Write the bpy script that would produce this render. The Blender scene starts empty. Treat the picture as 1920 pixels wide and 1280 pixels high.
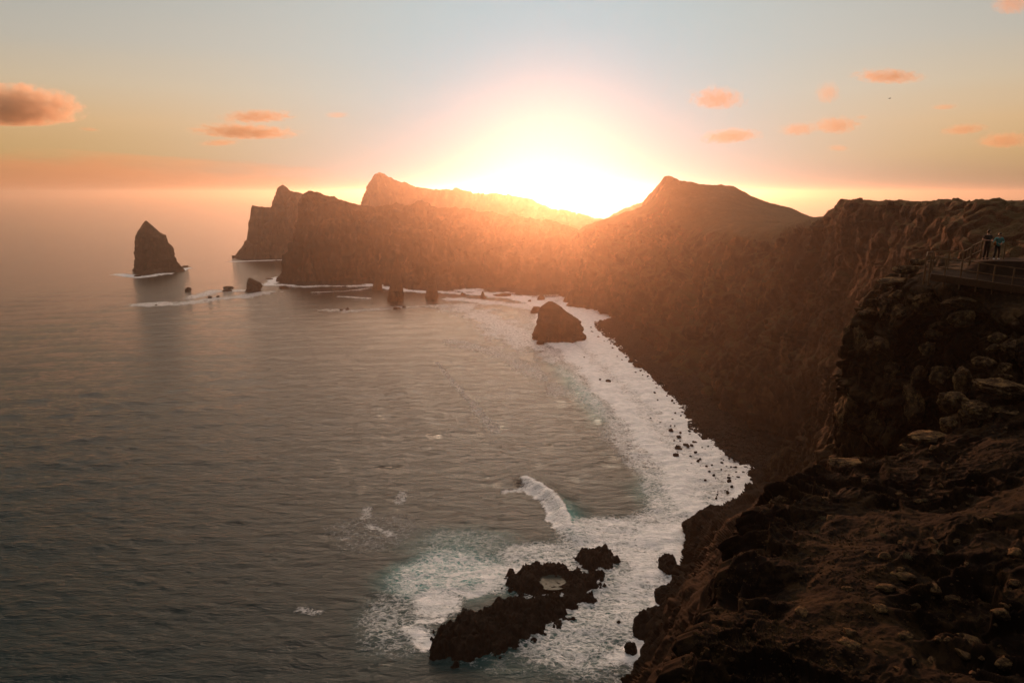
import bpy, bmesh, math, random
import numpy as np
from mathutils import Vector, Matrix, Quaternion
R = math.radians
scene = bpy.context.scene
col = scene.collection

# ------------------------------------------------------------------ camera, sky, sun, exposure
CAM_H = 90.0
PITCH = math.atan(279 / 1280)
SUN_EL, SUN_AZ = R(3.0), R(3.0)            # azimuth measured from +Y towards +X
cam_d = bpy.data.cameras.new("camera"); cam = bpy.data.objects.new("camera", cam_d); col.objects.link(cam)
cam_d.lens = 24; cam_d.sensor_width = 36; cam_d.clip_start = 0.3; cam_d.clip_end = 90000
cam.location = (0, 0, CAM_H); cam.rotation_euler = (math.pi / 2 - PITCH, 0, 0)
scene.camera = cam

w = bpy.data.worlds.new("World"); scene.world = w; w.use_nodes = True
nt = w.node_tree; N = nt.nodes; L = nt.links; N.clear()
out = N.new('ShaderNodeOutputWorld'); bg = N.new('ShaderNodeBackground'); L.new(bg.outputs[0], out.inputs[0])
sky = N.new('ShaderNodeTexSky'); sky.sky_type = 'NISHITA'; sky.sun_disc = False
sky.sun_elevation = SUN_EL; sky.sun_rotation = SUN_AZ; sky.air_density = 1.2; sky.dust_density = 3.0; sky.ozone_density = 1.5
tc = N.new('ShaderNodeTexCoord')
nrm = N.new('ShaderNodeVectorMath'); nrm.operation = 'NORMALIZE'; L.new(tc.outputs['Generated'], nrm.inputs[0])
sep = N.new('ShaderNodeSeparateXYZ'); L.new(nrm.outputs[0], sep.inputs[0])
def wmath(op, a, b=None, c=None, clamp=False):
    n = N.new('ShaderNodeMath'); n.operation = op; n.use_clamp = clamp
    for i, x in enumerate((a, b, c)):
        if x is None: continue
        if isinstance(x, (int, float)): n.inputs[i].default_value = x
        else: L.new(x, n.inputs[i])
    return n.outputs[0]
def wramp(fac, stops):
    r = N.new('ShaderNodeValToRGB'); L.new(fac, r.inputs[0]); e = r.color_ramp.elements
    r.color_ramp.interpolation = 'EASE' if False else 'LINEAR'
    while len(e) < len(stops): e.new(0.5)
    for k, (p, c) in enumerate(stops): e[k].position = p; e[k].color = (*c, 1)
    return r.outputs[0]
def wmix(fac, a, b, mode='MIX'):
    m = N.new('ShaderNodeMix'); m.data_type = 'RGBA'; m.blend_type = mode; m.clamp_factor = True
    for s, x in ((0, fac), (6, a), (7, b)):
        if isinstance(x, (int, float)): m.inputs[s].default_value = x
        elif isinstance(x, tuple): m.inputs[s].default_value = (*x, 1)
        else: L.new(x, m.inputs[s])
    return m.outputs[2]
# thin high streaks bend the bands of colour a little
stk = N.new('ShaderNodeTexNoise'); stk.inputs['Scale'].default_value = 2.2; stk.inputs['Detail'].default_value = 5
mp = N.new('ShaderNodeMapping'); mp.inputs['Scale'].default_value = (1.2, 1.2, 22); mp.inputs['Rotation'].default_value = (0.0, R(1.2), 0)
L.new(nrm.outputs[0], mp.inputs[0]); L.new(mp.outputs[0], stk.inputs['Vector'])
zz = wmath('ADD', sep.outputs[2], wmath('MULTIPLY', wmath('SUBTRACT', stk.outputs['Fac'], 0.5), 0.013))
elev = wmath('MULTIPLY', wmath('MAXIMUM', zz, 0.0), 1.0)
grad = wramp(elev, [
    (0.000, (0.30, 0.19, 0.11)), (0.018, (0.42, 0.25, 0.11)), (0.045, (0.60, 0.37, 0.14)), (0.085, (0.72, 0.46, 0.22)),
    (0.13, (0.66, 0.52, 0.35)), (0.18, (0.53, 0.495, 0.42)), (0.25, (0.42, 0.45, 0.43)), (0.31, (0.16, 0.205, 0.21)), (0.42, (0.055, 0.085, 0.095)), (0.78, (0.06, 0.08, 0.09)), (0.90, (1.3, 1.25, 1.2)), (1.0, (2.8, 2.7, 2.6))])  # unseen band kept dark for the sea, zenith brightness added to light the foam
sd = (math.sin(SUN_AZ) * math.cos(SUN_EL), math.cos(SUN_AZ) * math.cos(SUN_EL), math.sin(SUN_EL + R(0.3)))
# angle to the sun, squeezed so the glow is a little wider than tall
dt = N.new('ShaderNodeVectorMath'); dt.operation = 'DOT_PRODUCT'; L.new(nrm.outputs[0], dt.inputs[0]); dt.inputs[1].default_value = sd
ang = wmath('ARCCOSINE', wmath('MINIMUM', dt.outputs['Value'], 0.99999))
g1 = wmath('POWER', 2.71828, wmath('MULTIPLY', wmath('POWER', wmath('DIVIDE', ang, 0.27), 2.0), -1.0))
g2 = wmath('POWER', 2.71828, wmath('MULTIPLY', wmath('POWER', wmath('DIVIDE', ang, 0.42), 2.0), -1.0))
c1 = wmix(wmath('MULTIPLY', g2, 0.80), grad, (0.66, 0.62, 0.55))
c2 = wmix(wmath('MULTIPLY', g1, 0.90), c1, (0.04, 0.44, 0.64))
# the side of the sky away from the sun is dim
away = wmath('MULTIPLY_ADD', dt.outputs['Value'], 0.5, 0.5)
dim = wmath('MULTIPLY_ADD', wmath('POWER', away, 1.5), 0.86, 0.14, clamp=True)
c3 = wmix(1.0, c2, wmix(dim, (0.0, 0.0, 0.0), (1.0, 1.0, 1.0)), 'MULTIPLY')
nsk = wmix(1.0, sky.outputs[0], (0.010, 0.010, 0.010), 'MULTIPLY')
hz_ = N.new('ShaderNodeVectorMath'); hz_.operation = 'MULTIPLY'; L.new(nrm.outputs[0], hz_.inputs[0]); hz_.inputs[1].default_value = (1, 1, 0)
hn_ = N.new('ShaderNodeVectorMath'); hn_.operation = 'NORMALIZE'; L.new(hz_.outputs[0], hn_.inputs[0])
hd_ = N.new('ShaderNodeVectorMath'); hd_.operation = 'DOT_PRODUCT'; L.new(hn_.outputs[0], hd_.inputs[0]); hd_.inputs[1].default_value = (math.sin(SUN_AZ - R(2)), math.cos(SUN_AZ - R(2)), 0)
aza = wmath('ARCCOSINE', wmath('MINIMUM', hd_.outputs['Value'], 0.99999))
up = wmath('MULTIPLY', wmath('POWER', 2.71828, wmath('MULTIPLY', wmath('POWER', wmath('DIVIDE', aza, 0.42), 2.0), -1.0)), wramp(sep.outputs[2], [(0.255, (0, 0, 0)), (0.29, (0.5, 0.5, 0.5)), (0.36, (1, 1, 1)), (0.46, (1, 1, 1)), (0.62, (0.05, 0.05, 0.05))]))  # bright sky column added above the view to put a sheen on the bay
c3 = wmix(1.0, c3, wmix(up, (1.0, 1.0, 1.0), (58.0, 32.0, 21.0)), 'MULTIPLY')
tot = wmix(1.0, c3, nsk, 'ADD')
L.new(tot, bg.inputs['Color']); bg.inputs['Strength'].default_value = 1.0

sun_d = bpy.data.lights.new("sun", 'SUN'); sun_d.energy = 5.0; sun_d.angle = R(0.5); sun_d.color = (1.0, 0.36, 0.15)
sun = bpy.data.objects.new("sun", sun_d); col.objects.link(sun)
sv = Vector((math.sin(SUN_AZ) * math.cos(SUN_EL), math.cos(SUN_AZ) * math.cos(SUN_EL), math.sin(SUN_EL)))
sun.rotation_euler = sv.to_track_quat('Z', 'Y').to_euler(); sun.location = (0, 0, 300)

scene.view_settings.view_transform = 'Standard'; scene.view_settings.look = 'None'
scene.view_settings.exposure = 0.0; scene.view_settings.gamma = 1.0
scene.cycles.volume_bounces = 2; scene.cycles.max_bounces = 5; scene.cycles.diffuse_bounces = 2; scene.cycles.glossy_bounces = 2
scene.cycles.use_denoising = True; scene.cycles.sample_clamp_indirect = 4

# ------------------------------------------------------------------ helpers
rng = np.random.default_rng(7); random.seed(7)
cp, sp = math.cos(PITCH), math.sin(PITCH)
def ray(u, v):
    x, z = (u - 960) / 1280, -(v - 640) / 1280
    return np.array((x, cp + sp * z, -sp + cp * z))
def P(u, v, Y):                      # a world point at depth Y that lies towards (u, v)
    d = ray(u, v); return np.array((0, 0, CAM_H)) + d * (Y / d[1])
def S(u, v, z=0.0):                  # the point at height z (sea level) towards (u, v)
    d = ray(u, v); t = (z - CAM_H) / d[2]; return np.array((0, 0, CAM_H)) + d * t

def tag(o, label=None, cat=None, group=None, kind=None):
    if label: o['label'] = label
    if cat: o['category'] = cat
    if group: o['group'] = group
    if kind: o['kind'] = kind
    return o

def _hash(ix, iy, iz, seed):
    h = (ix.astype(np.int64) * 374761393 + iy.astype(np.int64) * 668265263 + iz.astype(np.int64) * 2147483647 + seed * 1274126177) & 0xFFFFFFFF
    h = ((h ^ (h >> 13)) * 1274126177) & 0xFFFFFFFF
    return h ^ (h >> 16)
_G = rng.normal(size=(256, 3)); _G /= np.linalg.norm(_G, axis=1)[:, None]
def perlin(p, seed=0):
    i = np.floor(p).astype(np.int64); f = p - i
    u = f * f * f * (f * (f * 6 - 15) + 10)
    r = 0
    for dx in (0, 1):
        for dy in (0, 1):
            for dz in (0, 1):
                g = _G[_hash(i[:, 0] + dx, i[:, 1] + dy, i[:, 2] + dz, seed) & 255]
                d = g[:, 0] * (f[:, 0] - dx) + g[:, 1] * (f[:, 1] - dy) + g[:, 2] * (f[:, 2] - dz)
                wgt = (u[:, 0] if dx else 1 - u[:, 0]) * (u[:, 1] if dy else 1 - u[:, 1]) * (u[:, 2] if dz else 1 - u[:, 2])
                r = r + wgt * d
    return r * 1.6
def fbm(p, octv=4, seed=0, gain=0.5):
    a, r = 1.0, 0
    for k in range(octv):
        r = r + a * perlin(p * (2.03 ** k) + 17.3 * k, seed + k); a *= gain
    return r
def ridged(p, octv=4, seed=0, gain=0.55):
    a, r, t = 1.0, 0, 0
    for k in range(octv):
        r = r + a * (1 - 2 * np.abs(perlin(p * (2.03 ** k) + 9.1 * k, seed + k))); t += a; a *= gain
    return r / t - 0.45

def worley(p, seed=0):
    """nearest and second nearest feature distance and a random number per cell"""
    i = np.floor(p).astype(np.int64); f1 = np.full(len(p), 9.0); f2 = np.full(len(p), 9.0); cid = np.zeros(len(p))
    for dx in (-1, 0, 1):
        for dy in (-1, 0, 1):
            for dz in (-1, 0, 1):
                c = i + (dx, dy, dz); h = _hash(c[:, 0], c[:, 1], c[:, 2], seed)
                o = np.stack([(h & 1023) / 1023.0, ((h >> 10) & 1023) / 1023.0, ((h >> 20) & 1023) / 1023.0], 1)
                d = np.sqrt((((c + o) - p) ** 2).sum(1)); nearer = d < f1
                f2 = np.where(nearer, f1, np.minimum(f2, d)); cid = np.where(nearer, ((h >> 5) & 4095) / 4095.0, cid); f1 = np.where(nearer, d, f1)
    return f1, f2, cid
def blocks(p, seed, crack=0.12):
    f1, f2, c = worley(p, seed); e = f2 - f1
    return (c - 0.5) * sstep(0.0, 0.16, e) - (1 - sstep(0.0, crack, e)) * 0.35
def sstep(a, b, x):
    t = np.clip((x - a) / (b - a), 0, 1); return t * t * (3 - 2 * t)
def grid_mesh(name, V, nu, nv, mat, closed=False, smooth=True, flip=False):
    """V: (nu*nv,3), index = i*nv + j"""
    ii = np.arange(nu if closed else nu - 1); jj = np.arange(nv - 1)
    I, J = np.meshgrid(ii, jj, indexing='ij'); I2 = (I + 1) % nu
    q = np.stack([I * nv + J, I2 * nv + J, I2 * nv + J + 1, I * nv + J + 1], -1).reshape(-1, 4)
    if flip: q = q[:, ::-1]
    return raw_mesh(name, V, q, mat, smooth)
def raw_mesh(name, V, Q, mat, smooth=True):
    me = bpy.data.meshes.new(name); n = len(Q); k = Q.shape[1]
    me.vertices.add(len(V)); me.vertices.foreach_set('co', np.ascontiguousarray(V, dtype=np.float32).ravel())
    me.loops.add(n * k); me.loops.foreach_set('vertex_index', np.ascontiguousarray(Q, dtype=np.int32).ravel())
    me.polygons.add(n); me.polygons.foreach_set('loop_start', np.arange(0, n * k, k, dtype=np.int32))
    me.polygons.foreach_set('use_smooth', np.full(n, smooth, dtype=bool))
    me.update(calc_edges=True); me.validate()
    if mat: me.materials.append(mat)
    o = bpy.data.objects.new(name, me); col.objects.link(o)
    return o

def catmull(C, n):
    """C (k,...) control values -> n samples through them"""
    k = len(C); t = np.linspace(0, k - 1, n); i = np.minimum(t.astype(int), k - 2); f = (t - i).reshape((-1,) + (1,) * (C.ndim - 1))
    g = lambda a: C[np.clip(a, 0, k - 1)]
    p0, p1, p2, p3 = g(i - 1), g(i), g(i + 1), g(i + 2)
    return p1 + 0.5 * f * (p2 - p0 + f * (2 * p0 - 5 * p1 + 4 * p2 - p3 + f * (3 * (p1 - p2) + p3 - p0)))

def sheet(name, sections, per_s, counts, disp, mat, smooth=True, soft=0.0, flip=False):
    """sections: list of rows of 3D points; counts: samples in each interval of a row; disp(p, n, t) -> displaced p"""
    C = np.array(sections, dtype=float)                    # (s, t, 3)
    nu = per_s * (len(C) - 1) + 1
    A = catmull(C, nu)                                      # (nu, t, 3)
    rows, tt = [], []
    for k, c in enumerate(counts):
        last = k == len(counts) - 1
        f = np.linspace(0, 1, c, endpoint=last)
        g = lambda a: A[:, min(max(a, 0), A.shape[1] - 1)]
        p0, p1, p2, p3 = g(k - 1), g(k), g(k + 1), g(k + 2)
        for x in f:
            lin = p1 + (p2 - p1) * x
            cr = p1 + 0.5 * x * (p2 - p0 + x * (2 * p0 - 5 * p1 + 4 * p2 - p3 + x * (3 * (p1 - p2) + p3 - p0)))
            rows.append(lin * (1 - soft) + cr * soft); tt.append(k + x)
    V = np.stack(rows, 1); nv = V.shape[1]                 # (nu, nv, 3)
    du = np.gradient(V, axis=0); dv = np.gradient(V, axis=1)
    n = np.cross(du, dv); n /= (np.linalg.norm(n, axis=2, keepdims=True) + 1e-9)
    if flip: n = -n
    T = np.broadcast_to(np.array(tt), V.shape[:2])
    V = disp(V.reshape(-1, 3), n.reshape(-1, 3), T.reshape(-1))
    return grid_mesh(name, V, nu, nv, mat, smooth=smooth, flip=flip)

# ------------------------------------------------------------------ materials
class NT:
    def __init__(s, name):
        s.m = bpy.data.materials.new(name); s.m.use_nodes = True; s.t = s.m.node_tree; s.N = s.t.nodes; s.L = s.t.links
        s.b = s.N['Principled BSDF']; s.o = s.N['Material Output']
        s.tc = s.N.new('ShaderNodeTexCoord')
    def new(s, t): return s.N.new(t)
    def put(s, sock, x):
        if isinstance(x, (int, float)): sock.default_value = x
        elif isinstance(x, tuple): sock.default_value = (*x, 1) if len(sock.default_value) == 4 and len(x) == 3 else x
        else: s.L.new(x, sock)
    def map(s, scale=(1, 1, 1), rot=(0, 0, 0), src=None):
        n = s.new('ShaderNodeMapping'); s.L.new(src or s.tc.outputs['Object'], n.inputs[0])
        n.inputs['Scale'].default_value = scale; n.inputs['Rotation'].default_value = rot; return n.outputs[0]
    def noise(s, vec, scale, detail=5, rough=0.55, dist=0.0, out='Fac'):
        n = s.new('ShaderNodeTexNoise'); s.L.new(vec, n.inputs['Vector']); n.inputs['Scale'].default_value = scale
        n.inputs['Detail'].default_value = detail; n.inputs['Roughness'].default_value = rough; n.inputs['Distortion'].default_value = dist
        return n.outputs[out]
    def vor(s, vec, scale, feature='DISTANCE_TO_EDGE'):
        n = s.new('ShaderNodeTexVoronoi'); n.feature = feature; s.L.new(vec, n.inputs['Vector']); n.inputs['Scale'].default_value = scale
        return n.outputs['Distance']
    def math(s, op, a, b=None, c=None, clamp=False):
        n = s.new('ShaderNodeMath'); n.operation = op; n.use_clamp = clamp
        for i, x in enumerate((a, b, c)):
            if x is not None: s.put(n.inputs[i], x)
        return n.outputs[0]
    def range(s, x, a, b, lo=0.0, hi=1.0, smooth=True):
        n = s.new('ShaderNodeMapRange'); n.interpolation_type = 'SMOOTHSTEP' if smooth else 'LINEAR'
        s.put(n.inputs[0], x)
        for i, q in ((1, a), (2, b), (3, lo), (4, hi)): s.put(n.inputs[i], q)
        return n.outputs[0]
    def mix(s, f, a, b, mode='MIX'):
        m = s.new('ShaderNodeMix'); m.data_type = 'RGBA'; m.blend_type = mode
        s.put(m.inputs[0], f); s.put(m.inputs[6], a); s.put(m.inputs[7], b); return m.outputs[2]
    def bump(s, h, dist, strength=1.0, prev=None):
        n = s.new('ShaderNodeBump'); n.inputs['Strength'].default_value = strength; n.inputs['Distance'].default_value = dist
        s.L.new(h, n.inputs['Height'])
        if prev: s.L.new(prev, n.inputs['Normal'])
        return n.outputs[0]
    def attr(s, name):
        n = s.new('ShaderNodeAttribute'); n.attribute_name = name; return n.outputs['Fac']

def rock_mat(name, c_dark, c_mid, c_light, size=10.0, bump=1.0, flute=0.35, lichen=0.0, grass=0.0, lichen_c=(0.16, 0.11, 0.04)):
    m = NT(name)
    v = m.map((1, 1, flute)); viso = m.map()
    n1 = m.noise(v, 1.0 / size, 7, 0.6, 0.6); n2 = m.noise(v, 4.0 / size, 6, 0.65)
    st = m.map((0.25, 0.25, 2.2)); n3 = m.noise(st, 2.0 / size, 5, 0.6)
    c = m.mix(m.range(n1, 0.35, 0.65), c_dark, c_mid)
    c = m.mix(m.math('MULTIPLY', m.range(n2, 0.48, 0.7), 0.75), c, c_light)
    c = m.mix(m.math('MULTIPLY', m.range(n3, 0.5, 0.62), 0.35), c, c_dark)
    if grass:
        geo = m.new('ShaderNodeNewGeometry'); sx = m.new('ShaderNodeSeparateXYZ'); m.L.new(geo.outputs['Normal'], sx.inputs[0])
        g = m.range(m.math('ADD', sx.outputs[2], m.math('MULTIPLY', m.math('SUBTRACT', n2, 0.5), 0.5)), 0.5, 0.72)
        gn = m.noise(viso, 12.0 / size, 6, 0.7)
        c = m.mix(m.math('MULTIPLY', g, grass), c, m.mix(gn, (0.018, 0.017, 0.007), (0.065, 0.05, 0.02)))
    if lichen:
        ln = m.noise(viso, 26.0 / size, 7, 0.72); lb = m.noise(viso, 5.0 / size, 4, 0.6)
        lf = m.range(m.math('ADD', ln, m.math('MULTIPLY', m.math('SUBTRACT', lb, 0.5), 0.8)), 0.5, 0.6)
        c = m.mix(m.math('MULTIPLY', lf, lichen), c, lichen_c)
    m.L.new(c, m.b.inputs['Base Color']); m.b.inputs['Roughness'].default_value = 0.92
    m.b.inputs['Specular IOR Level'].default_value = 0.02
    h = m.math('ADD', m.noise(v, 2.5 / size, 8, 0.65), m.math('MULTIPLY', m.noise(viso, 14.0 / size, 7, 0.7), 0.4))
    h = m.math('ADD', h, m.math('MULTIPLY', n3, 0.5))
    m.L.new(m.bump(h, bump), m.b.inputs['Normal'])
    return m.m

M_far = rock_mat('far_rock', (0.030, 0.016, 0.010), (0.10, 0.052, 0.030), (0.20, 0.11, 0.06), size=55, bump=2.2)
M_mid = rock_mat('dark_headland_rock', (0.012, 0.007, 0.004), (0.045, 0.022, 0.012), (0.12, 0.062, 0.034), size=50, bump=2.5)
M_cliff = rock_mat('bay_rock', (0.012, 0.006, 0.004), (0.065, 0.032, 0.016), (0.17, 0.095, 0.048), size=30, bump=2.6, flute=0.6, grass=0.8)
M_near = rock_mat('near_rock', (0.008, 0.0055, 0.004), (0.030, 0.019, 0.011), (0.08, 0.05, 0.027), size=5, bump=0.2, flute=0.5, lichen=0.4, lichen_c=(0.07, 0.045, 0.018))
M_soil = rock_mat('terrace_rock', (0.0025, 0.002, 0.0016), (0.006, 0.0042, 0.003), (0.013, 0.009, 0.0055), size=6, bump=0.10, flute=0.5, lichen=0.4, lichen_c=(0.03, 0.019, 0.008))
M_boulder = rock_mat('lichen_rock', (0.018, 0.012, 0.008), (0.06, 0.04, 0.023), (0.12, 0.08, 0.044), size=2.4, bump=0.10, flute=1.0, lichen=0.6, lichen_c=(0.17, 0.11, 0.045))
M_wet = rock_mat('wet_basalt', (0.006, 0.006, 0.005), (0.016, 0.013, 0.010), (0.030, 0.022, 0.016), size=8, bump=0.6, flute=0.8)
M_stack = rock_mat('stack_rock', (0.032, 0.019, 0.012), (0.062, 0.036, 0.022), (0.11, 0.062, 0.036), size=22, bump=2.5, flute=0.4)
M_pebble = rock_mat('pebble_rock', (0.006, 0.005, 0.004), (0.018, 0.014, 0.010), (0.045, 0.034, 0.025), size=3, bump=0.3, flute=1)

# ------------------------------------------------------------------ water
def poly_sd(px, py, poly):
    """signed distance to a closed polygon, negative inside"""
    d = np.full(px.shape, 1e18); inside = np.zeros(px.shape, bool); n = len(poly)
    for i in range(n):
        ax, ay = poly[i]; bx, by = poly[(i + 1) % n]
        ex, ey = bx - ax, by - ay; wx, wy = px - ax, py - ay
        t = np.clip((wx * ex + wy * ey) / (ex * ex + ey * ey + 1e-12), 0, 1)
        d = np.minimum(d, (wx - ex * t) ** 2 + (wy - ey * t) ** 2)
        c = (ay > py) != (by > py)
        xi = ax + (py - ay) * (bx - ax) / ((by - ay) if abs(by - ay) > 1e-9 else 1e-9)
        inside ^= c & (px < xi)
    d = np.sqrt(d); return np.where(inside, -d, d)
def line_d(px, py, pts):
    """distance to an open polyline, signed side and position 0..1 along it"""
    best = np.full(px.shape, 1e18); side = np.zeros(px.shape); along = np.zeros(px.shape); n = len(pts) - 1
    for i in range(n):
        ax, ay = pts[i]; bx, by = pts[i + 1]; ex, ey = bx - ax, by - ay; wx, wy = px - ax, py - ay
        t = np.clip((wx * ex + wy * ey) / (ex * ex + ey * ey), 0, 1)
        d = (wx - ex * t) ** 2 + (wy - ey * t) ** 2
        k = d < best; best = np.where(k, d, best); side = np.where(k, np.sign(ex * wy - ey * wx), side); along = np.where(k, (i + t) / n, along)
    return np.sqrt(best), side, along
def SP(pts): return [tuple(S(u, v)[:2]) for u, v in pts]
def sstep(a, b, x):
    t = np.clip((x - a) / (b - a), 0, 1); return t * t * (3 - 2 * t)

M = NT('sea_water')
def build_water():
    nc, nr = 1500, 900
    az = np.linspace(R(-78), R(78), nc)
    dep = np.linspace(R(66), 0, nr)
    rr = CAM_H / np.tan(np.maximum(dep, 1e-6)); rr = rr[rr < 14000]; rr = np.append(rr, 14000.0); nr = len(rr)
    A, Rr = np.meshgrid(az, rr, indexing='ij')
    X = (Rr * np.sin(A)).ravel(); Y = (Rr * np.cos(A)).ravel(); Rf = Rr.ravel()
    dth = R(66) / 900
    spacing = Rf ** 2 / CAM_H * dth
    Z = np.zeros_like(X); r2 = np.random.default_rng(3)
    main = R(98)                                              # swell runs towards the viewer, a little to the right
    for k in range(64):
        lam = 1.6 * (26 / 1.6) ** (k / 63.0) * r2.uniform(0.9, 1.1)
        a = main + r2.normal(0, 0.30 if lam < 9 else 0.16) + math.pi
        amp = 0.0040 * lam ** 1.0 * (0.7 if lam < 3 else 1.0 if lam < 9 else 0.45)
        kx, ky = math.cos(a) * 2 * math.pi / lam, math.sin(a) * 2 * math.pi / lam
        att = sstep(2.2, 4.5, lam / spacing)
        ph = kx * X + ky * Y + r2.uniform(0, 7)
        s_ = np.sin(ph); Z += att * amp * (s_ + 0.25 * np.cos(2 * ph))
    gust = fbm(np.stack([X / 160, Y / 160, X * 0], 1), 3, 5); Z *= 1 + 0.35 * gust
    # ---- foam
    wob = fbm(np.stack([X / 22, Y / 22, X * 0], 1), 4, 31); wob2 = fbm(np.stack([X / 6, Y / 6, X * 0], 1), 3, 41)
    foam = np.zeros_like(X); aqua = np.zeros_like(X)
    surf = SP([(1000, 556), (985, 575), (975, 605), (1000, 640), (1042, 672), (1060, 700), (1090, 738), (1128, 775), (1152, 820), (1180, 858), (1212, 893), (1228, 928), (1222, 962),
               (1180, 985), (1150, 1010), (1170, 1040), (1180, 1080), (1150, 1130), (1120, 1180), (1090, 1240), (1060, 1330), (1400, 1400), (1500, 950), (1500, 820), (1250, 600), (1080, 550)])
    d = poly_sd(X, Y, surf)
    soft = np.clip(Rf / 20, 4, 26); d = d - 3.5; bands = 0.84 + 0.16 * np.cos(2 * np.pi * (d + wob * 7) / 17.0)
    base = 1 - sstep(-1.1, 0.9, (d + wob * 3.0 + wob2 * 1.2) / soft)
    cut = sstep(112, 150, Y + 0.15 * X)                         # nearer than the beach, the foam is torn
    foam = np.maximum(foam, base * (0.50 + 0.5 * cut) * np.where(d < -30, 1.0, bands))
    Z += base * 0.32 * np.cos(2 * np.pi * (d + wob * 7) / 17.0) * np.exp(-(np.maximum(-d, 0) / 70) ** 2)
    # bay edge, thin wash at the foot of the far wall
    for pts, wdt, s in ((((880, 546), (940, 553), (1000, 562), (1060, 590), (1100, 600)), 17, 0.95), (((690, 533), (760, 545), (830, 548), (900, 552)), 9, 0.9),
                        (((528, 534), (560, 537), (620, 536), (700, 536)), 9, 0.72), (((430, 490), (470, 489), (520, 488), (560, 487)), 7, 0.9),
                        (((590, 548), (640, 546), (690, 541)), 5, 0.6), (((640, 556), (690, 559)), 6, 0.62), (((610, 580), (670, 583), (760, 576), (830, 572)), 11, 0.50),
                        (((270, 571), (330, 570), (400, 560), (450, 556), (500, 548)), 16, 0.58), (((360, 560), (400, 545), (460, 545)), 12, 0.6),
                        (((505, 533), (515, 524), (528, 520)), 10, 0.95), (((225, 514), (262, 520), (310, 513), (350, 503)), 10, 0.98), (((850, 560), (920, 566), (990, 575)), 14, 0.7),
                        (((870, 575), (920, 600), (960, 625), (1010, 650), (1040, 665)), 26, 0.60), (((860, 640), (930, 660), (990, 690), (1050, 730)), 14, 0.45),
                        (((820, 680), (850, 720), (890, 765), (930, 810)), 3.0, 0.42), (((755, 925), (750, 940)), 2.2, 0.48), (((690, 952), (683, 972)), 2.2, 0.48), (((640, 1010), (652, 1008)), 1.2, 0.5),
                        (((560, 1142), (600, 1145)), 1.5, 0.46), (((700, 1138), (720, 1150)), 1.6, 0.5), (((690, 985), (740, 1005)), 1.8, 0.52), (((945, 922), (985, 918)), 2.4, 0.66),
                        (((780, 1185), (800, 1200)), 4, 0.85), (((790, 1165), (825, 1160)), 3, 0.7), (((1170, 1225), (1225, 1200), (1240, 1190)), 5, 0.9)):
        dd, _, al = line_d(X, Y, SP(pts)); endf = sstep(0, 0.12, al) * sstep(0, 0.12, 1 - al)
        v = (1 - sstep(0.2, 1.35, dd / wdt + wob * 0.45 + wob2 * 0.3)) * s
        foam = np.maximum(foam, v)
    # torn foam and turquoise round the reef
    for (u0, v0, rx, ry, s, aq) in ((850, 1070, 19, 15, 0.62, 0.9), (895, 1095, 9, 7, 0.74, 0.5), (1010, 1040, 17, 9, 0.62, 0.25), (1120, 1120, 22, 26, 0.6, 0.25), (960, 1075, 12, 8, 0.72, 0.3),
                                    (760, 1160, 14, 16, 0.46, 0.1), (700, 1000, 22, 16, 0.34, 0.0), (1090, 1180, 16, 16, 0.52, 0.15), (860, 1030, 22, 14, 0.42, 0.3), (1000, 1230, 22, 8, 0.30, 0.1), (830, 1130, 9, 9, 0.8, 0.2),
                                    (1160, 1010, 20, 16, 0.72, 0.2), (1250, 925, 14, 26, 0.3, 0.35)):
        c = S(u0, v0); q = np.sqrt(((X - c[0]) / rx) ** 2 + ((Y - c[1]) / ry) ** 2) + wob * 0.3
        foam = np.maximum(foam, (1 - sstep(0.45, 1.25, q)) * s); aqua = np.maximum(aqua, (1 - sstep(0.3, 1.15, q)) * aq)
    # swirling rings of foam
    c = S(882, 1092); q = np.hypot(X - c[0], (Y - c[1]))
    foam = np.maximum(foam, np.exp(-((q - 5 - wob2 * 1.2) / 1.5) ** 2) * 0.85); foam = foam * (1 - 0.35 * np.exp(-((q + wob2 * 1.5) / 2.6) ** 2)); aqua = np.maximum(aqua, np.exp(-(q / 5.5) ** 2) * 0.8)
    # the breaking wave in front of the reef
    wl = SP([(958, 905), (985, 903), (1022, 925), (1052, 955), (1068, 990), (1098, 1030)])
    dd, sd_, al = line_d(X, Y, wl); sgn = dd * sd_
    prof = np.exp(-(np.where(sgn > 0, sgn / 5.5, sgn / 2.6)) ** 2) * np.sin(np.pi * np.clip(al, 0.02, 0.98)) ** 0.5
    Z += 2.4 * prof
    fo = sstep(-6.0, -3.5, sgn + wob2 * 1.3) * (1 - sstep(0.2, 2.2, sgn + wob2 * 0.8)) * sstep(0.04, 0.2, al) * (1 - sstep(0.78, 0.95, al))
    foam = np.maximum(foam, fo * (0.85 + 0.35 * wob2)); aqua = np.maximum(aqua, 0.9 * prof * sstep(0.45, 0.8, al))
    global DBG; DBG = (sgn.min(), sgn.max())
    # the long line of the next wave along the edge of the surf
    wl = SP([(1035, 670), (1066, 700), (1098, 735), (1130, 772), (1150, 810)])
    dd, sd_, al = line_d(X, Y, wl); sgn = dd * sd_; e = np.sin(np.pi * np.clip(al, 0.02, 0.98))
    pr = np.exp(-((sgn) / 4.5) ** 2) * e; Z += 1.3 * pr; aqua = np.maximum(aqua, 0.75 * np.exp(-((sgn + 2) / 5.0) ** 2) * e)
    wl = SP([(820, 660), (850, 720), (900, 780), (960, 840), (1000, 880)])     # unbroken swells bending into the bay
    for off in (0, 26, 52, -24):
        dd, sd_, al = line_d(X, Y, wl); Z += 0.55 * np.exp(-((dd * sd_ - off) / 6.5) ** 2) * np.sin(np.pi * np.clip(al, 0.02, 0.98))
    Z += foam * (wob2 * 0.22)
    V = np.stack([X, Y, Z], 1)
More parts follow.
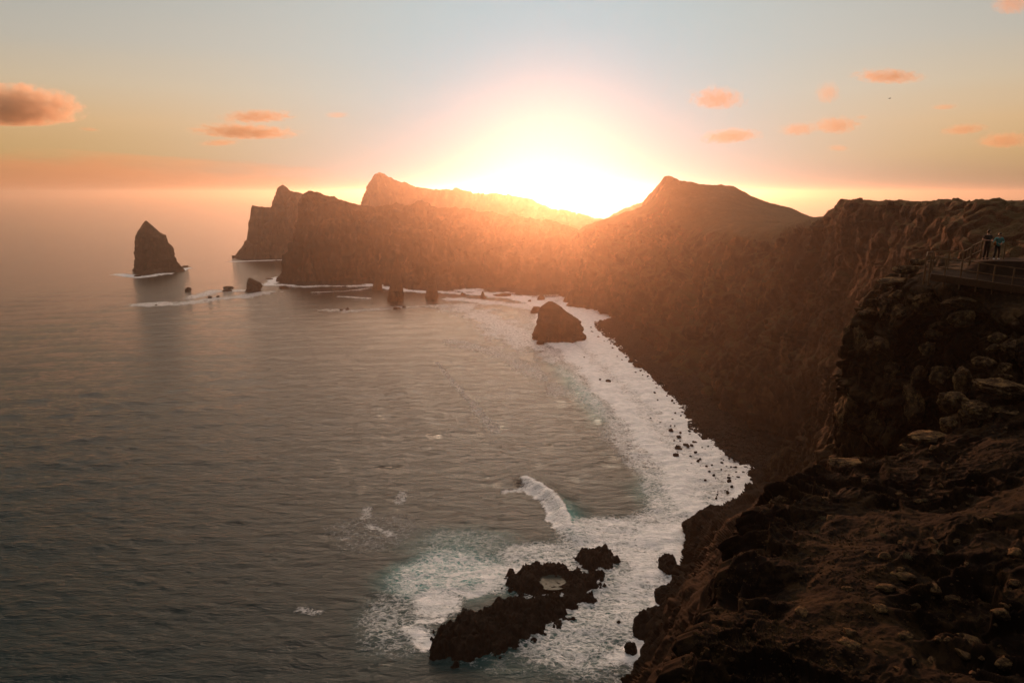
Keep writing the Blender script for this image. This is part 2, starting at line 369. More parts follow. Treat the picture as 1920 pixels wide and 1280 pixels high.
    o = grid_mesh('water', V, nc, nr, M.m, smooth=True, flip=True)
    for nm, arr in (('foam', foam), ('aqua', aqua)):
        at = o.data.attributes.new(nm, 'FLOAT', 'POINT'); at.data.foreach_set('value', arr.astype(np.float32))
    tag(o, 'wide dark sea with swell, turquoise patches and white surf along the beach', 'sea', kind='structure')
    return o
# sea material
vec = M.map((0.28, 1.0, 1.0), (0, 0, R(-8)))
viso = M.map()
fa = M.attr('foam'); aq = M.attr('aqua')
warp = M.noise(viso, 0.22, 3, 0.6, out='Color')
wv = M.new('ShaderNodeVectorMath'); wv.operation = 'MULTIPLY_ADD'; M.L.new(warp, wv.inputs[0]); wv.inputs[1].default_value = (4.5, 4.5, 0); M.L.new(viso, wv.inputs[2])
wo = M.map((0.75, 1.25, 1), src=wv.outputs[0])
lace = M.math('SUBTRACT', 1.0, M.range(M.vor(wo, 0.60), 0.0, 0.34))
lace2 = M.math('SUBTRACT', 1.0, M.range(M.vor(wo, 1.25), 0.0, 0.34))
fn = M.noise(M.map((0.8, 1.3, 1)), 0.9, 8, 0.72)
pat = M.math('ADD', M.math('MULTIPLY', lace, 0.22), M.math('ADD', M.math('MULTIPLY', lace2, 0.20), M.math('MULTIPLY', M.math('SUBTRACT', fn, 0.5), 0.95)))
fmask = M.range(M.math('ADD', fa, M.math('SUBTRACT', M.math('MULTIPLY', pat, 0.8), 0.08)), 0.44, 0.95)
fmask = M.math('MULTIPLY', fmask, M.range(fa, 0.03, 0.28))
wc = M.mix(aq, (0.0008, 0.016, 0.019), (0.015, 0.25, 0.25))
fc = M.mix(M.range(M.noise(viso, 0.35, 7, 0.7), 0.35, 0.65), (0.70, 0.73, 0.73), (0.92, 0.92, 0.92))
M.L.new(M.mix(fmask, wc, fc), M.b.inputs['Base Color'])
M.L.new(M.range(fmask, 0, 1, 0.05, 0.85, False), M.b.inputs['Roughness'])
M.b.inputs['IOR'].default_value = 1.20
M.L.new(M.range(fmask, 0, 1, 0.5, 0.1, False), M.b.inputs['Specular IOR Level'])
h1 = M.noise(vec, 0.55, 6, 0.62, 0.3); h2 = M.noise(M.map((0.45, 1.0, 1.0), (0, 0, R(12))), 1.7, 6, 0.62, 0.3)
hh = M.math('ADD', M.math('MULTIPLY', h1, 1.0), M.math('MULTIPLY', h2, 0.30))
b1 = M.bump(hh, 0.7)
b2 = M.bump(M.math('MULTIPLY', fmask, M.noise(viso, 1.4, 6, 0.7)), 0.55, 0.8, b1)
M.L.new(b2, M.b.inputs['Normal'])
build_water()

# ------------------------------------------------------------------ cliffs and headlands
def disp_cliff(scale, amp, seed, zero_t=None, cap_t=None, cap=0.25, fl=0.30):
    def f(p, n, t):
        q = p * np.array((1, 1, fl)) / scale
        big = ridged(q, 3, seed); med = ridged(q * 3.1, 3, seed + 5)
        fine = fbm(p * np.array((1, 1, 0.55)) / (scale / 9.0), 4, seed + 9)
        zwob = fbm(p / (scale * 2.5), 2, seed + 13) * scale * 0.5
        st = np.sin((p[:, 2] + zwob) * 2 * math.pi / (scale * 0.42)); st = np.tanh(st * 3) * 0.5
        st2 = perlin(np.stack([p[:, 0] * 0.01, p[:, 1] * 0.01, (p[:, 2] + zwob * 0.7) * 6.0 / scale], 1), seed + 3)
        a = np.ones(len(p))
        if cap_t is not None: a = cap + (1 - cap) * (1 - sstep(cap_t - 0.25, cap_t + 0.25, t))
        dd = amp * (big * 1.0 + med * 0.42 + fine * 0.20 + st * 0.10 + st2 * 0.22) * a
        wq = np.stack([fbm(p / scale * 1.5, 2, seed + 70 + c_) for c_ in range(3)], 1) * scale * 0.16
        dd = dd + amp * a * (blocks((p + wq) * np.array((1, 1, 0.30)) / (scale * 0.7), seed + 72) * 1.5 + blocks((p + wq) * np.array((1, 1, 0.6)) / (scale * 0.22), seed + 73, 0.2) * 0.35)
        return p + n * dd[:, None]
    return f

def rows(specs, base_z=-3):
    out_ = []
    for sp_ in specs:
        r = []
        for q in sp_:
            if len(q) == 2: r.append(S(q[0], q[1], base_z))
            elif len(q) == 3: r.append(P(*q))
            else: r.append(np.array(q[:3]))
        out_.append(r)
    return out_
def back(row, depth, drop, zfoot=-6.0):
    """adds the far side of a headland: a top that falls away and a foot in the sea"""
    t = row[-1]; return row + [t + np.array((0, depth * 0.5, -drop)), np.array((t[0], t[1] + depth, zfoot))]

# far-left headland
secs = rows([
    [(436, 487), (436, 484, 962), (437, 483, 964), (437, 481, 968)],
    [(440, 489), (444, 482, 960), (446, 478, 966), (447, 470, 968)],
    [(452, 489), (455, 476, 960), (458, 466, 966), (460, 460, 970)],
    [(463, 489), (467, 465, 962), (468, 440, 968), (471, 390, 975)],
    [(478, 489), (479, 465, 960), (480, 430, 967), (480, 387, 974)],
    [(495, 489), (495, 465, 960), (496, 430, 967), (498, 388, 974)],
    [(506, 489), (506, 465, 961), (508, 430, 968), (508, 387, 976)],
    [(516, 489), (516, 460, 962), (516, 420, 970), (517, 361, 980)],
    [(528, 489), (528, 460, 964), (528, 410, 974), (529, 349, 985)],
    [(545, 489), (545, 460, 966), (545, 410, 978), (545, 357, 990)],
    [(565, 489), (565, 460, 968), (565, 410, 982), (565, 362, 995)],
    [(600, 489), (600, 460, 972), (602, 420, 990), (605, 375, 1005)]])
secs = [back(r, 110, 12) for r in secs]
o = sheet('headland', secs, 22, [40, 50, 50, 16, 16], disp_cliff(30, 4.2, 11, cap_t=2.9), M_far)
tag(o, 'hazy craggy headland farthest left, behind the bay', 'headland', kind='structure')

# front headland and the back wall of the bay
secs = rows([
    [(548, 522), (550, 490, 745), (560, 440, 752), (566, 385, 760)],
    [(526, 532), (531, 500, 712), (545, 455, 722), (563, 372, 735)],
    [(548, 533), (552, 490, 708), (562, 430, 718), (575, 358, 733)],
    [(585, 533), (587, 490, 709), (590, 425, 720), (592, 357, 738)],
    [(640, 532), (642, 490, 712), (642, 430, 724), (643, 373, 746)],
    [(690, 532), (692, 490, 712), (692, 430, 728), (690, 380, 752)],
    [(735, 540), (738, 500, 690), (745, 440, 712), (750, 382, 752)],
    [(790, 544), (792, 500, 682), (792, 440, 708), (785, 380, 755)],
    [(850, 545), (850, 500, 682), (850, 440, 708), (850, 388, 752)],
    [(920, 547), (920, 500, 678), (920, 445, 705), (920, 398, 745)],
    [(990, 553), (990, 505, 655), (990, 450, 685), (990, 405, 730)],
    [(1045, 563), (1045, 515, 615), (1045, 455, 650), (1045, 412, 700)],
    [(1090, 580), (1088, 520, 575), (1085, 470, 610), (1085, 436, 660)],
    [(1140, 592), (1140, 530, 550), (1140, 480, 590), (1140, 446, 640)]])
secs = [back(r, 190, 25) for r in secs]
o = sheet('headland', secs, 42, [90, 100, 90, 40, 16], disp_cliff(42, 7.5, 23, cap_t=2.95), M_mid)
tag(o, 'long rust-brown headland forming the back wall of the bay', 'headland', kind='structure')

# high peak behind it
secs = rows([
    [(670, 480, 1120), (672, 430, 1130), (677, 385, 1140)],
    [(680, 480, 1120), (682, 420, 1130), (688, 352, 1142)],
    [(700, 480, 1120), (698, 410, 1132), (704, 327, 1150)],
    [(725, 480, 1120), (725, 410, 1135), (722, 329, 1155)],
    [(760, 480, 1120), (760, 420, 1140), (760, 342, 1160)],
    [(810, 480, 1115), (810, 430, 1140), (810, 352, 1165)],
    [(860, 480, 1110), (860, 430, 1140), (860, 356, 1170)],
    [(900, 480, 1105), (900, 430, 1135), (900, 362, 1165)],
    [(950, 480, 1100), (950, 430, 1130), (950, 363, 1160)],
    [(1000, 480, 1080), (1000, 430, 1110), (1000, 374, 1150)],
    [(1060, 480, 1060), (1060, 440, 1090), (1060, 398, 1130)],
    [(1130, 480, 1040), (1130, 440, 1070), (1130, 410, 1110)],
    [(1200, 480, 1020), (1200, 440, 1050), (1200, 378, 1100)],
    [(1260, 480, 1020), (1260, 440, 1050), (1260, 366, 1100)],
    [(1360, 480, 1020), (1360, 440, 1050), (1360, 400, 1100)]])
secs = [[np.array((r[0][0], r[0][1] - 5, -6.0))] + r for r in secs]
secs = [back(r, 200, 20) for r in secs]
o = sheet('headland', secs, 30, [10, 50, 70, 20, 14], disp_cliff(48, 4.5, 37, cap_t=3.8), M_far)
tag(o, 'pale peaked ridge in the glare behind the bay wall', 'headland', kind='structure')

# right-hand cliffs: bay corner, peaked hill, saddle, plateau
secs = rows([
    [(1050, 572), (1055, 540, 575), (1060, 490, 590), (1064, 455, 605), (1066, 448, 615), (1068, 445, 625)],
    [(1080, 582), (1085, 540, 560), (1085, 480, 575), (1084, 440, 590), (1086, 434, 600), (1088, 430, 610)],
    [(1112, 590), (1115, 545, 530), (1114, 480, 550), (1110, 430, 570), (1112, 424, 580), (1115, 417, 590)],
    [(1142, 597), (1145, 545, 500), (1148, 480, 525), (1150, 425, 550), (1152, 415, 565), (1155, 404, 580)],
    [(1152, 605), (1165, 550, 480), (1178, 480, 508), (1190, 415, 535), (1192, 400, 550), (1197, 390, 570)],
    [(1184, 634), (1200, 570, 440), (1215, 490, 480), (1222, 410, 520), (1226, 385, 540), (1228, 368, 560)],
    [(1206, 666), (1230, 600, 400), (1250, 510, 450), (1256, 430, 495), (1250, 370, 530), (1249, 331, 560)],
    [(1234, 698), (1262, 620, 370), (1288, 530, 410), (1300, 465, 445), (1290, 400, 505), (1276, 339, 565)],
    [(1280, 738), (1310, 660, 325), (1325, 550, 360), (1335, 458, 400), (1330, 405, 480), (1322, 345, 575)],
    [(1332, 776), (1360, 680, 285), (1380, 560, 310), (1390, 452, 345), (1385, 412, 450), (1372, 350, 590)],
    [(1395, 815), (1410, 700, 250), (1430, 570, 272), (1445, 447, 300), (1440, 420, 430), (1428, 374, 600)],
    [(1450, 842), (1465, 710, 222), (1480, 570, 240), (1500, 428, 258), (1490, 415, 430), (1480, 391, 610)],
    [(1500, 865), (1520, 720, 198), (1535, 560, 212), (1548, 412, 225), (1545, 408, 400), (1540, 410, 620)],
    [(1545, 880), (1560, 740, 180), (1570, 560, 190), (1572, 388, 200), (1600, 381, 260), (1620, 385, 630)],
    [(1600, 890), (1620, 740, 156), (1632, 560, 160), (1632, 381, 172), (1660, 380, 240), (1700, 385, 630)],
    [(1680, 890), (1700, 740, 132), (1710, 540, 134), (1712, 381, 150), (1740, 380, 230), (1800, 385, 630)],
    [(1780, 890), (1800, 740, 108), (1805, 520, 106), (1812, 380, 128), (1850, 379, 220), (1930, 385, 630)],
    [(1900, 890), (1920, 700, 88), (1925, 500, 84), (1930, 379, 110), (1980, 379, 220), (2080, 385, 630)],
    [(2100, 890), (2100, 640, 70), (2100, 480, 70), (2100, 381, 95), (2150, 380, 220), (2280, 385, 630)],
    [(2400, 890), (2400, 600, 55), (2400, 460, 60), (2400, 382, 85), (2450, 380, 220), (2600, 385, 630)]])
secs = [back(r, 160, 18) for r in secs]
def disp_right(p, n, t):
    dist = np.hypot(p[:, 0], p[:, 1]); k = np.clip(dist / 420, 0.28, 1.0)
    grassy = sstep(3.0, 3.5, t) * (1 - 0.0)
    q = (p + np.stack([fbm(p / 30, 2, 48) * 9, fbm(p / 30, 2, 49) * 9, fbm(p / 25, 2, 50) * 10], 1)) * np.array((1, 1, 0.62)) / 34
    big = ridged(q, 3, 51) * 6.2; med = ridged(q * 2.9, 3, 57) * 3.4
    fine = ridged(p * np.array((1, 1, 0.55)) / 6.5, 4, 61) * 1.8
    st = perlin(np.stack([p[:, 0] * 0.012, p[:, 1] * 0.012, (p[:, 2] + fbm(p / 60, 2, 3) * 14) / 4.5], 1), 63) * 2.0
    dd = (big + med + fine * 1.0 + st) * k * (1 - 0.72 * grassy)
    wq = np.stack([fbm(p / 18, 2, 270 + c_) for c_ in range(3)], 1) * 5
    dd = dd * 0.85 + (blocks((p + wq) * np.array((1, 1, 0.5)) / 19, 272) * 6.0 + blocks((p + wq) * np.array((1, 1, 0.6)) / 7, 273, 0.2) * 2.0) * k * (1 - 0.9 * grassy)
    nearer_ = 1 - sstep(180, 420, dist); dd = dd + nearer_ * (1 - 0.8 * grassy) * (blocks((p + wq * 0.5) / 4.2, 274, 0.2) * 1.7 + ridged(p / 8.0, 3, 275) * 1.3 + np.tanh(3 * np.sin((p[:, 2] + fbm(p / 30, 2, 276) * 8) * 1.1)) * 0.35)
    inland = sstep(0, 60, p[:, 0] - 55) * (1 - sstep(150, 260, p[:, 1])); dd = dd * (1 - 0.6 * inland)
    return p + n * dd[:, None]
o = sheet('cliff', secs, 52, [90, 130, 130, 60, 40, 12, 8], disp_right, M_cliff)
tag(o, 'steep brown cliffs with a peaked hill and flat plateau on the right of the bay', 'cliff', kind='structure')

# near terrace and the dark slope below it
secs = rows([
    [(1060, 1700), (1080, 1720, 30), (1120, 1750, 9), (1500, 1750, 9), (2300, 1750, 8), (3200, 1750, 8)],
    [(1120, 1420), (1150, 1450, 40), (1210, 1450, 11), (1550, 1450, 11), (2200, 1450, 10), (3200, 1450, 10)],
    [(1160, 1285), (1215, 1300, 50), (1285, 1285, 14), (1600, 1290, 13), (2100, 1300, 12), (3200, 1280, 12)],
    [(1200, 1205), (1262, 1210, 55), (1330, 1180, 17), (1620, 1180, 16), (2100, 1180, 15), (3200, 1150, 15)],
    [(1238, 1120), (1300, 1120, 62), (1370, 1090, 21), (1650, 1080, 19), (2100, 1070, 17), (3200, 1040, 17)],
    [(1276, 1045), (1335, 1050, 70), (1405, 1000, 25), (1700, 985, 23), (2100, 960, 20), (3200, 920, 20)],
    [(1284, 1000), (1360, 1010, 75), (1440, 932, 28), (1700, 930, 26.5), (2100, 880, 23), (3200, 840, 23)],
    [(1305, 966), (1400, 970, 85), (1500, 903, 31), (1750, 880, 29), (2100, 800, 26), (3200, 750, 26)],
    [(1352, 948), (1460, 930, 95), (1570, 870, 34), (1780, 825, 32), (2100, 735, 29), (3200, 680, 29)],
    [(1420, 903), (1560, 920, 100), (1680, 856, 36), (1840, 745, 35), (2100, 665, 33), (3200, 600, 33)],
    [(1520, 880), (1660, 900, 90), (1760, 820, 39), (1880, 690, 39), (2150, 620, 38), (3200, 560, 38)]])

for r_ in secs:
    q_ = r_[2] * 0.93 + r_[1] * 0.07; q_ = q_ - np.array((0, 0, 1.5)); r_.insert(2, q_)
def disp_near(p, n, t):
    dist = np.hypot(p[:, 0], p[:, 1])
    far = np.clip((dist - 30) / 60, 0, 1)
    wp = np.stack([fbm(p / 2.5, 2, 70 + k) for k in range(3)], 1) * 0.5
    inl_ = sstep(3.05, 3.6, t) * (1 - far); patch = sstep(-0.42, 0.05, perlin(p / 7.0, 87) + 0.25 * perlin(p / 2.2, 88))
    m = (1 - inl_) + inl_ * patch
    dd = ridged(p / 7.0, 3, 71) * 0.9 * (1 - 0.45 * inl_)
    q = (p + wp) * np.array((1, 1, 0.8))
    dd = dd + blocks(q / 2.6, 72) * 1.15 * m + blocks(q / 0.95 + 3, 73, 0.2) * 0.42 * m + blocks(q / 0.36 + 3, 74, 0.2) * 0.13 * (0.25 + 0.75 * m) * sstep(1.7, 2.2, t) + fbm(p / 0.5, 3, 79) * 0.05 + inl_ * (1 - patch) * fbm(p / 1.6, 3, 78) * 0.07
    dd = dd + inl_ * patch * 0.35
    dd = dd * (1 - sstep(0.0, 0.35, far)) + far * (ridged(p * np.array((1, 1, 0.6)) / 26, 4, 83) * 4.5 + ridged(p / 7, 3, 84) * 1.2 + blocks((p + wp * 3) * np.array((1, 1, 0.6)) / 9.0, 182) * 3.0 + blocks((p + wp) / 3.6, 183, 0.2) * 0.6 + 1.6)
    return p + n * dd[:, None]
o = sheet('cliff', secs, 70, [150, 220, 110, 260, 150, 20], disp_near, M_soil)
tag(o, 'dark rocky terrace in the near right corner, its slope falling to the sea', 'cliff', kind='structure')

# pillar cliff that carries the viewpoint
secs = rows([
    [(1590, 960, 95), (1600, 800, 75), (1640, 640, 70), (1690, 540, 70), (1740, 492, 66), (1790, 488, 64), (1850, 487, 66), (1930, 482, 70)],
    [(1560, 930, 62), (1580, 780, 58), (1606, 650, 56), (1640, 560, 56), (1700, 510, 55), (1760, 498, 53), (1830, 492, 53), (1920, 484, 56)],
    [(1566, 910, 50), (1576, 790, 49), (1592, 680, 48.4), (1598, 632, 48.6), (1650, 545, 49), (1700, 512, 47.5), (1800, 500, 46), (1900, 487, 46)],
    [(1630, 910, 45), (1636, 790, 44.5), (1646, 690, 44.6), (1652, 640, 45.4), (1680, 572, 46), (1722, 540, 44.5), (1800, 528, 41.5), (1890, 505, 44)],
    [(1710, 910, 41.5), (1714, 800, 41.6), (1722, 720, 42), (1730, 665, 42.6), (1744, 608, 43), (1780, 572, 42), (1830, 540, 40.6), (1900, 512, 43)],
    [(1790, 870, 38), (1792, 760, 39), (1798, 695, 39.8), (1806, 655, 40), (1824, 616, 40), (1850, 586, 39.5), (1885, 549, 39.8), (1950, 518, 42.5)],
    [(1890, 800, 35), (1890, 700, 37), (1896, 662, 37.5), (1906, 636, 38), (1925, 606, 38), (1950, 590, 37.8), (1975, 563, 39), (2020, 525, 42)],
    [(2050, 760, 33), (2050, 690, 34.5), (2055, 650, 35), (2060, 625, 35.5), (2075, 600, 35.6), (2090, 575, 35.6), (2110, 585, 38), (2140, 540, 41)],
    [(2500, 760, 30), (2500, 690, 31.5), (2505, 650, 32), (2510, 625, 32.5), (2525, 600, 32.6), (2540, 575, 32.6), (2560, 560, 32.4), (2600, 540, 32)]])
def disp_pillar(p, n, t):
    flat = sstep(4.6, 5.4, t)
    q = p * np.array((1, 1, 0.22))
    dd = ridged(q / 4.2, 3, 91) * 1.25 + ridged(q / 1.5, 3, 93) * 0.55 + ridged(p / 0.9, 3, 95) * 0.16 + fbm(p / 0.35, 2, 97) * 0.04
    wp = np.stack([fbm(p / 2.5, 2, 170 + k) for k in range(3)], 1) * 0.6; dd = dd * 0.75 + blocks((p + wp) * np.array((1, 1, 0.38)) / 2.4, 172) * 1.5 + blocks((p + wp) * np.array((1, 1, 0.7)) / 1.0, 173, 0.2) * 0.5
    cell = perlin(np.stack([p[:, 0] * 0.05, p[:, 1] * 0.05, (p[:, 2] + fbm(p / 5, 2, 99)) / 1.2], 1), 98)
    dd = dd + np.tanh(cell * 4) * 0.28
    return p + n * (dd * (1 - 0.9 * flat))[:, None]
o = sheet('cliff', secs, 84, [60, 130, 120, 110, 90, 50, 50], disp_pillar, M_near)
tag(o, 'fluted rock cliff in front of the railed viewpoint', 'cliff', kind='structure')

# spur of rock between the ravine and the near slope
secs = rows([
    [(1425, 915), (1440, 890, 185), (1455, 875, 180), (1475, 900, 165)],
    [(1460, 905, 170), (1480, 850, 165), (1510, 815, 160), (1560, 900, 140)],
    [(1490, 900, 150), (1510, 800, 145), (1540, 745, 140), (1600, 900, 120)],
    [(1520, 900, 130), (1545, 780, 125), (1580, 700, 118), (1640, 900, 100)],
    [(1550, 900, 110), (1580, 760, 105), (1620, 670, 98), (1680, 900, 85)],
    [(1600, 900, 90), (1630, 740, 88), (1670, 640, 84), (1720, 900, 75)]])
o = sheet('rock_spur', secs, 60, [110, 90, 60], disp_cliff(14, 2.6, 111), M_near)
tag(o, 'steep rock spur rising from the end of the beach behind the near slope', 'rock spur', kind='structure')

# beach
sh = [(1118, 604), (1124, 618), (1150, 640), (1180, 668), (1212, 693), (1240, 722), (1275, 752), (1292, 778), (1298, 802), (1325, 822), (1365, 848), (1398, 868), (1412, 890), (1425, 912)]
inl = [(1190, 585), (1225, 605), (1255, 625), (1270, 650), (1270, 680), (1300, 700), (1340, 720), (1380, 740), (1420, 765), (1460, 790), (1490, 810), (1520, 830), (1550, 850), (1580, 870)]
secs = []
for a, b in zip(sh, inl):
    p0, p1 = S(*a, 0), S(*b, 4.5); d0 = p1 - p0; d0 /= np.linalg.norm(d0)
    secs.append([p0 - d0 * 9 + np.array((0, 0, -1.6)), p0 + np.array((0, 0, -0.05)), p0 * 0.6 + p1 * 0.4 + np.array((0, 0, 0.3)), p1])
def disp_beach(p, n, t):
    dd = fbm(p / 7, 3, 121) * 0.55 + ridged(p / 1.6, 3, 123) * 0.3 + perlin(p / 0.8, 125) * 0.2
    return p + np.stack([dd * 0, dd * 0, dd], 1)
o = sheet('beach', secs, 60, [60, 90, 60], disp_beach, M_pebble)
tag(o, 'dark shingle beach below the brown cliffs', 'beach', kind='structure')

# ------------------------------------------------------------------ single rocks
_ico = {}
def ico(sub):
    if sub not in _ico:
        bm = bmesh.new(); bmesh.ops.create_icosphere(bm, subdivisions=sub, radius=1.0)
        bm.verts.ensure_lookup_table()
        _ico[sub] = (np.array([v.co[:] for v in bm.verts]), np.array([[v.index for v in f.verts] for f in bm.faces])); bm.free()
    return _ico[sub]
def rock_verts(sub, seed, cuts=11, rough=0.10, boxy=0.5):
    V, F = ico(sub); V = V.copy(); r = np.random.default_rng(seed)
    m = np.max(np.abs(V), axis=1)[:, None]; V = V * (1 - boxy) + (V / m) * boxy * 0.92
    for _ in range(cuts):
        n = r.normal(size=3); n /= np.linalg.norm(n); d = r.uniform(0.58, 0.88)
        e = np.maximum(0, V @ n - d); V = V - n * (e * 0.93)[:, None]
    nn = V / np.linalg.norm(V, axis=1)[:, None]
    dd = ridged(V * 1.5 + seed, 3, seed) * rough * 1.6 + fbm(V * 4.5 + seed, 3, seed + 2) * rough * 0.45
    V = V + nn * dd[:, None]
    return V / np.array([np.abs(V[:, k]).max() for k in range(3)]), F
def rock(name, u, v, wpx, hpx, Y, label, cat='boulder', seed=None, mat=None, sub=5, group=None, depth=1.0, sea=False, tilt=None, rough=0.10, sink=0.0, boxy=0.5):
    seed = seed if seed is not None else int(u * 7 + v)
    c = S(u, v + hpx / 2.0) if sea else P(u, v, Y)
    dist = np.linalg.norm(c - np.array((0, 0, CAM_H))); k = dist / math.hypot(1, math.hypot((u - 960) / 1280, (v - 640) / 1280)) / 1280
    hx = wpx * k / 2; hz = hpx * k / 2 * (1.0 if not sea else 1.25); hy = max(hx, hz) * depth * 0.85
    V, F = rock_verts(sub, seed, rough=rough, boxy=boxy)
    rz = random.uniform(-0.25, 0.25); t = tilt if tilt is not None else random.uniform(-0.12, 0.12)
    V = V * np.array((hx, hy, hz)); Rm = np.array(Matrix.Rotation(t, 3, 'Y') @ Matrix.Rotation(rz, 3, 'Z')); V = V @ Rm.T
    if sea: c = c + np.array((0, hy * 0.7, hz * 0.25 - 0.1))
    o = raw_mesh(name, V, F, mat or M_boulder); o.location = Vector(c) + Vector((0, 0, -sink))
    return tag(o, label, cat, group)

fore = [  # u, v, w, h, Y, label
    (1803, 566, 64, 27, 41.0, 'broad flat lichen-covered boulder on bare ground below the railing'),
    (1797, 596, 50, 36, 40.5, 'layered orange-sided boulder directly under the broad flat lichen boulder'),
    (1749, 626, 31, 25, 41.5, 'upper of two round boulders stacked left of the dark hollow'),
    (1739, 654, 29, 29, 41.3, 'lower of two round boulders stacked left of the dark hollow'),
    (1690, 594, 36, 62, 45.0, 'tall upright block at the top of the fluted cliff'),
    (1686, 553, 37, 20, 45.6, 'small flat-topped boulder capping the tall upright block'),
    (1738, 572, 62, 52, 43.6, 'wide rounded boulder between the tall block and the flat lichen boulder'),
    (1660, 578, 22, 44, 46.4, 'narrow dark block leaning on the left of the tall upright block'),
    (1635, 568, 27, 19, 47.4, 'small square boulder on the ledge left of the cliff top'),
    (1624, 588, 40, 16, 47.8, 'thin flat slab on the ledge below the small square boulder'),
    (1608, 594, 18, 9, 48.0, 'tiny pale stone at the outer tip of the ledge'),
    (1592, 634, 20, 62, 48.0, 'dark jagged pinnacle on the outer edge of the fluted cliff'),
    (1611, 648, 25, 84, 47.3, 'smooth orange column of rock beside the jagged pinnacle'),
    (1602, 764, 58, 108, 46.8, 'swollen rock buttress at the foot of the orange column'),
    (1648, 650, 50, 56, 45.2, 'lichen-spotted rock shoulder right of the orange column'),
    (1656, 715, 54, 90, 45.0, 'big lichen-spotted slab in the middle of the fluted cliff'),
    (1640, 800, 36, 90, 44.8, 'reddish rock fin at the foot of the fluted cliff'),
    (1711, 765, 29, 92, 41.9, 'tall lens-shaped slab standing in the gully'),
    (1720, 704, 22, 42, 42.1, 'slim pointed rock above the lens-shaped slab'),
    (1765, 706, 44, 56, 40.3, 'upright mottled boulder at the back of the gully'),
    (1672, 528, 58, 16, 47.0, 'low ledge of rock left of the railing corner'),
    (1700, 505, 46, 20, 47.6, 'jumbled stone heap just left of the railing corner'),
    (1718, 492, 34, 14, 47.9, 'small rough stones behind the railing corner'),
    (1873, 633, 34, 22, 38.0, 'rounded boulder with lichen on the pile at the right edge'),
    (1862, 653, 26, 19, 37.8, 'smaller boulder under the rounded lichen boulder at the right edge'),
    (1908, 657, 66, 40, 37.0, 'broad mottled boulder cut by the right edge of the picture'),
    (1846, 680, 48, 25, 37.2, 'low boulder with a rough top left of the twin cobbles'),
    (1884, 690, 24, 21, 36.2, 'upper twin cobble beneath the broad mottled boulder'),
    (1886, 706, 26, 12, 35.8, 'flat cobble beneath the upper twin cobble'),
    (1808, 712, 30, 52, 37.0, 'pointed triangular rock with a glowing orange edge'),
    (1791, 757, 54, 48, 35.6, 'domed grey-brown boulder below the pointed triangular rock'),
    (1780, 794, 28, 36, 34.7, 'orange-lit wedge of rock below the domed boulder'),
    (1832, 778, 72, 54, 34.6, 'large block with a lit orange rim right of the wedge'),
    (1882, 727, 108, 38, 35.0, 'long bulging rock shelf reaching the right edge'),
    (1896, 776, 92, 36, 33.8, 'long dark ledge block beneath the bulging shelf'),
    (1745, 820, 84, 24, 34.2, 'orange-lit rock ledge where the terrace meets the gully'),
    (1716, 842, 46, 16, 34.0, 'low orange-lit stone at the left end of the rock ledge'),
    (1880, 838, 64, 15, 31.5, 'flat sunlit stone lying on the terrace near the right edge'),
    (1582, 868, 66, 22, 33.3, 'rim rock on the terrace lip, below the fluted cliff'),
    (1462, 942, 42, 34, 28.2, 'rounded rim rock on the terrace lip above the dark slope'),
    (1428, 968, 26, 46, 27.2, 'orange-edged rock just left of the rounded rim rock'),
    (1537, 950, 62, 30, 28.0, 'weathered hump of rock behind the rounded rim rock'),
    (1777, 905, 38, 13, 28.4, 'glowing orange stone alone on the middle of the terrace'),
    (1786, 881, 20, 8, 29.5, 'small stone just beyond the glowing orange stone'),
    (1526, 1056, 150, 60, 23.2, 'large striped outcrop in the middle of the near terrace'),
    (1630, 1064, 66, 32, 23.0, 'broken tail of the large striped outcrop'),
    (1519, 1142, 108, 92, 20.8, 'high humped outcrop below the striped one'),
    (1440, 1212, 118, 66, 18.2, 'lowest humped outcrop beside the bottom of the slope'),
    (1826, 1052, 82, 24, 22.0, 'faintly lit flat outcrop on the right of the near terrace'),
    (1886, 998, 46, 13, 24.0, 'pale flat stone near the right edge of the terrace'),
    (1640, 975, 28, 11, 26.5, 'half-buried stone on the terrace behind the striped outcrop'),
    (1576, 1000, 40, 26, 25.0, 'crumbling stone between the rim and the striped outcrop'),
]
for i, (u, v, w_, h_, Y, lb) in enumerate(fore):
    rock('boulder', u, v, w_, h_, Y, lb, seed=100 + i, sub=6 if w_ > 60 else 5, rough=0.13, boxy=0.55)

def copy_obj(src, loc, scale, rz, label, group):
    o = src.copy(); col.objects.link(o); o.location = loc; o.scale = scale; o.rotation_euler = (0, 0, rz)
    o['label'] = label
    if group: o['group'] = group
    return o
def proto(name, seed, mat, sub=3, rough=0.14):
    V, F = rock_verts(sub, seed, cuts=9, rough=rough); return raw_mesh(name, V, F, mat)

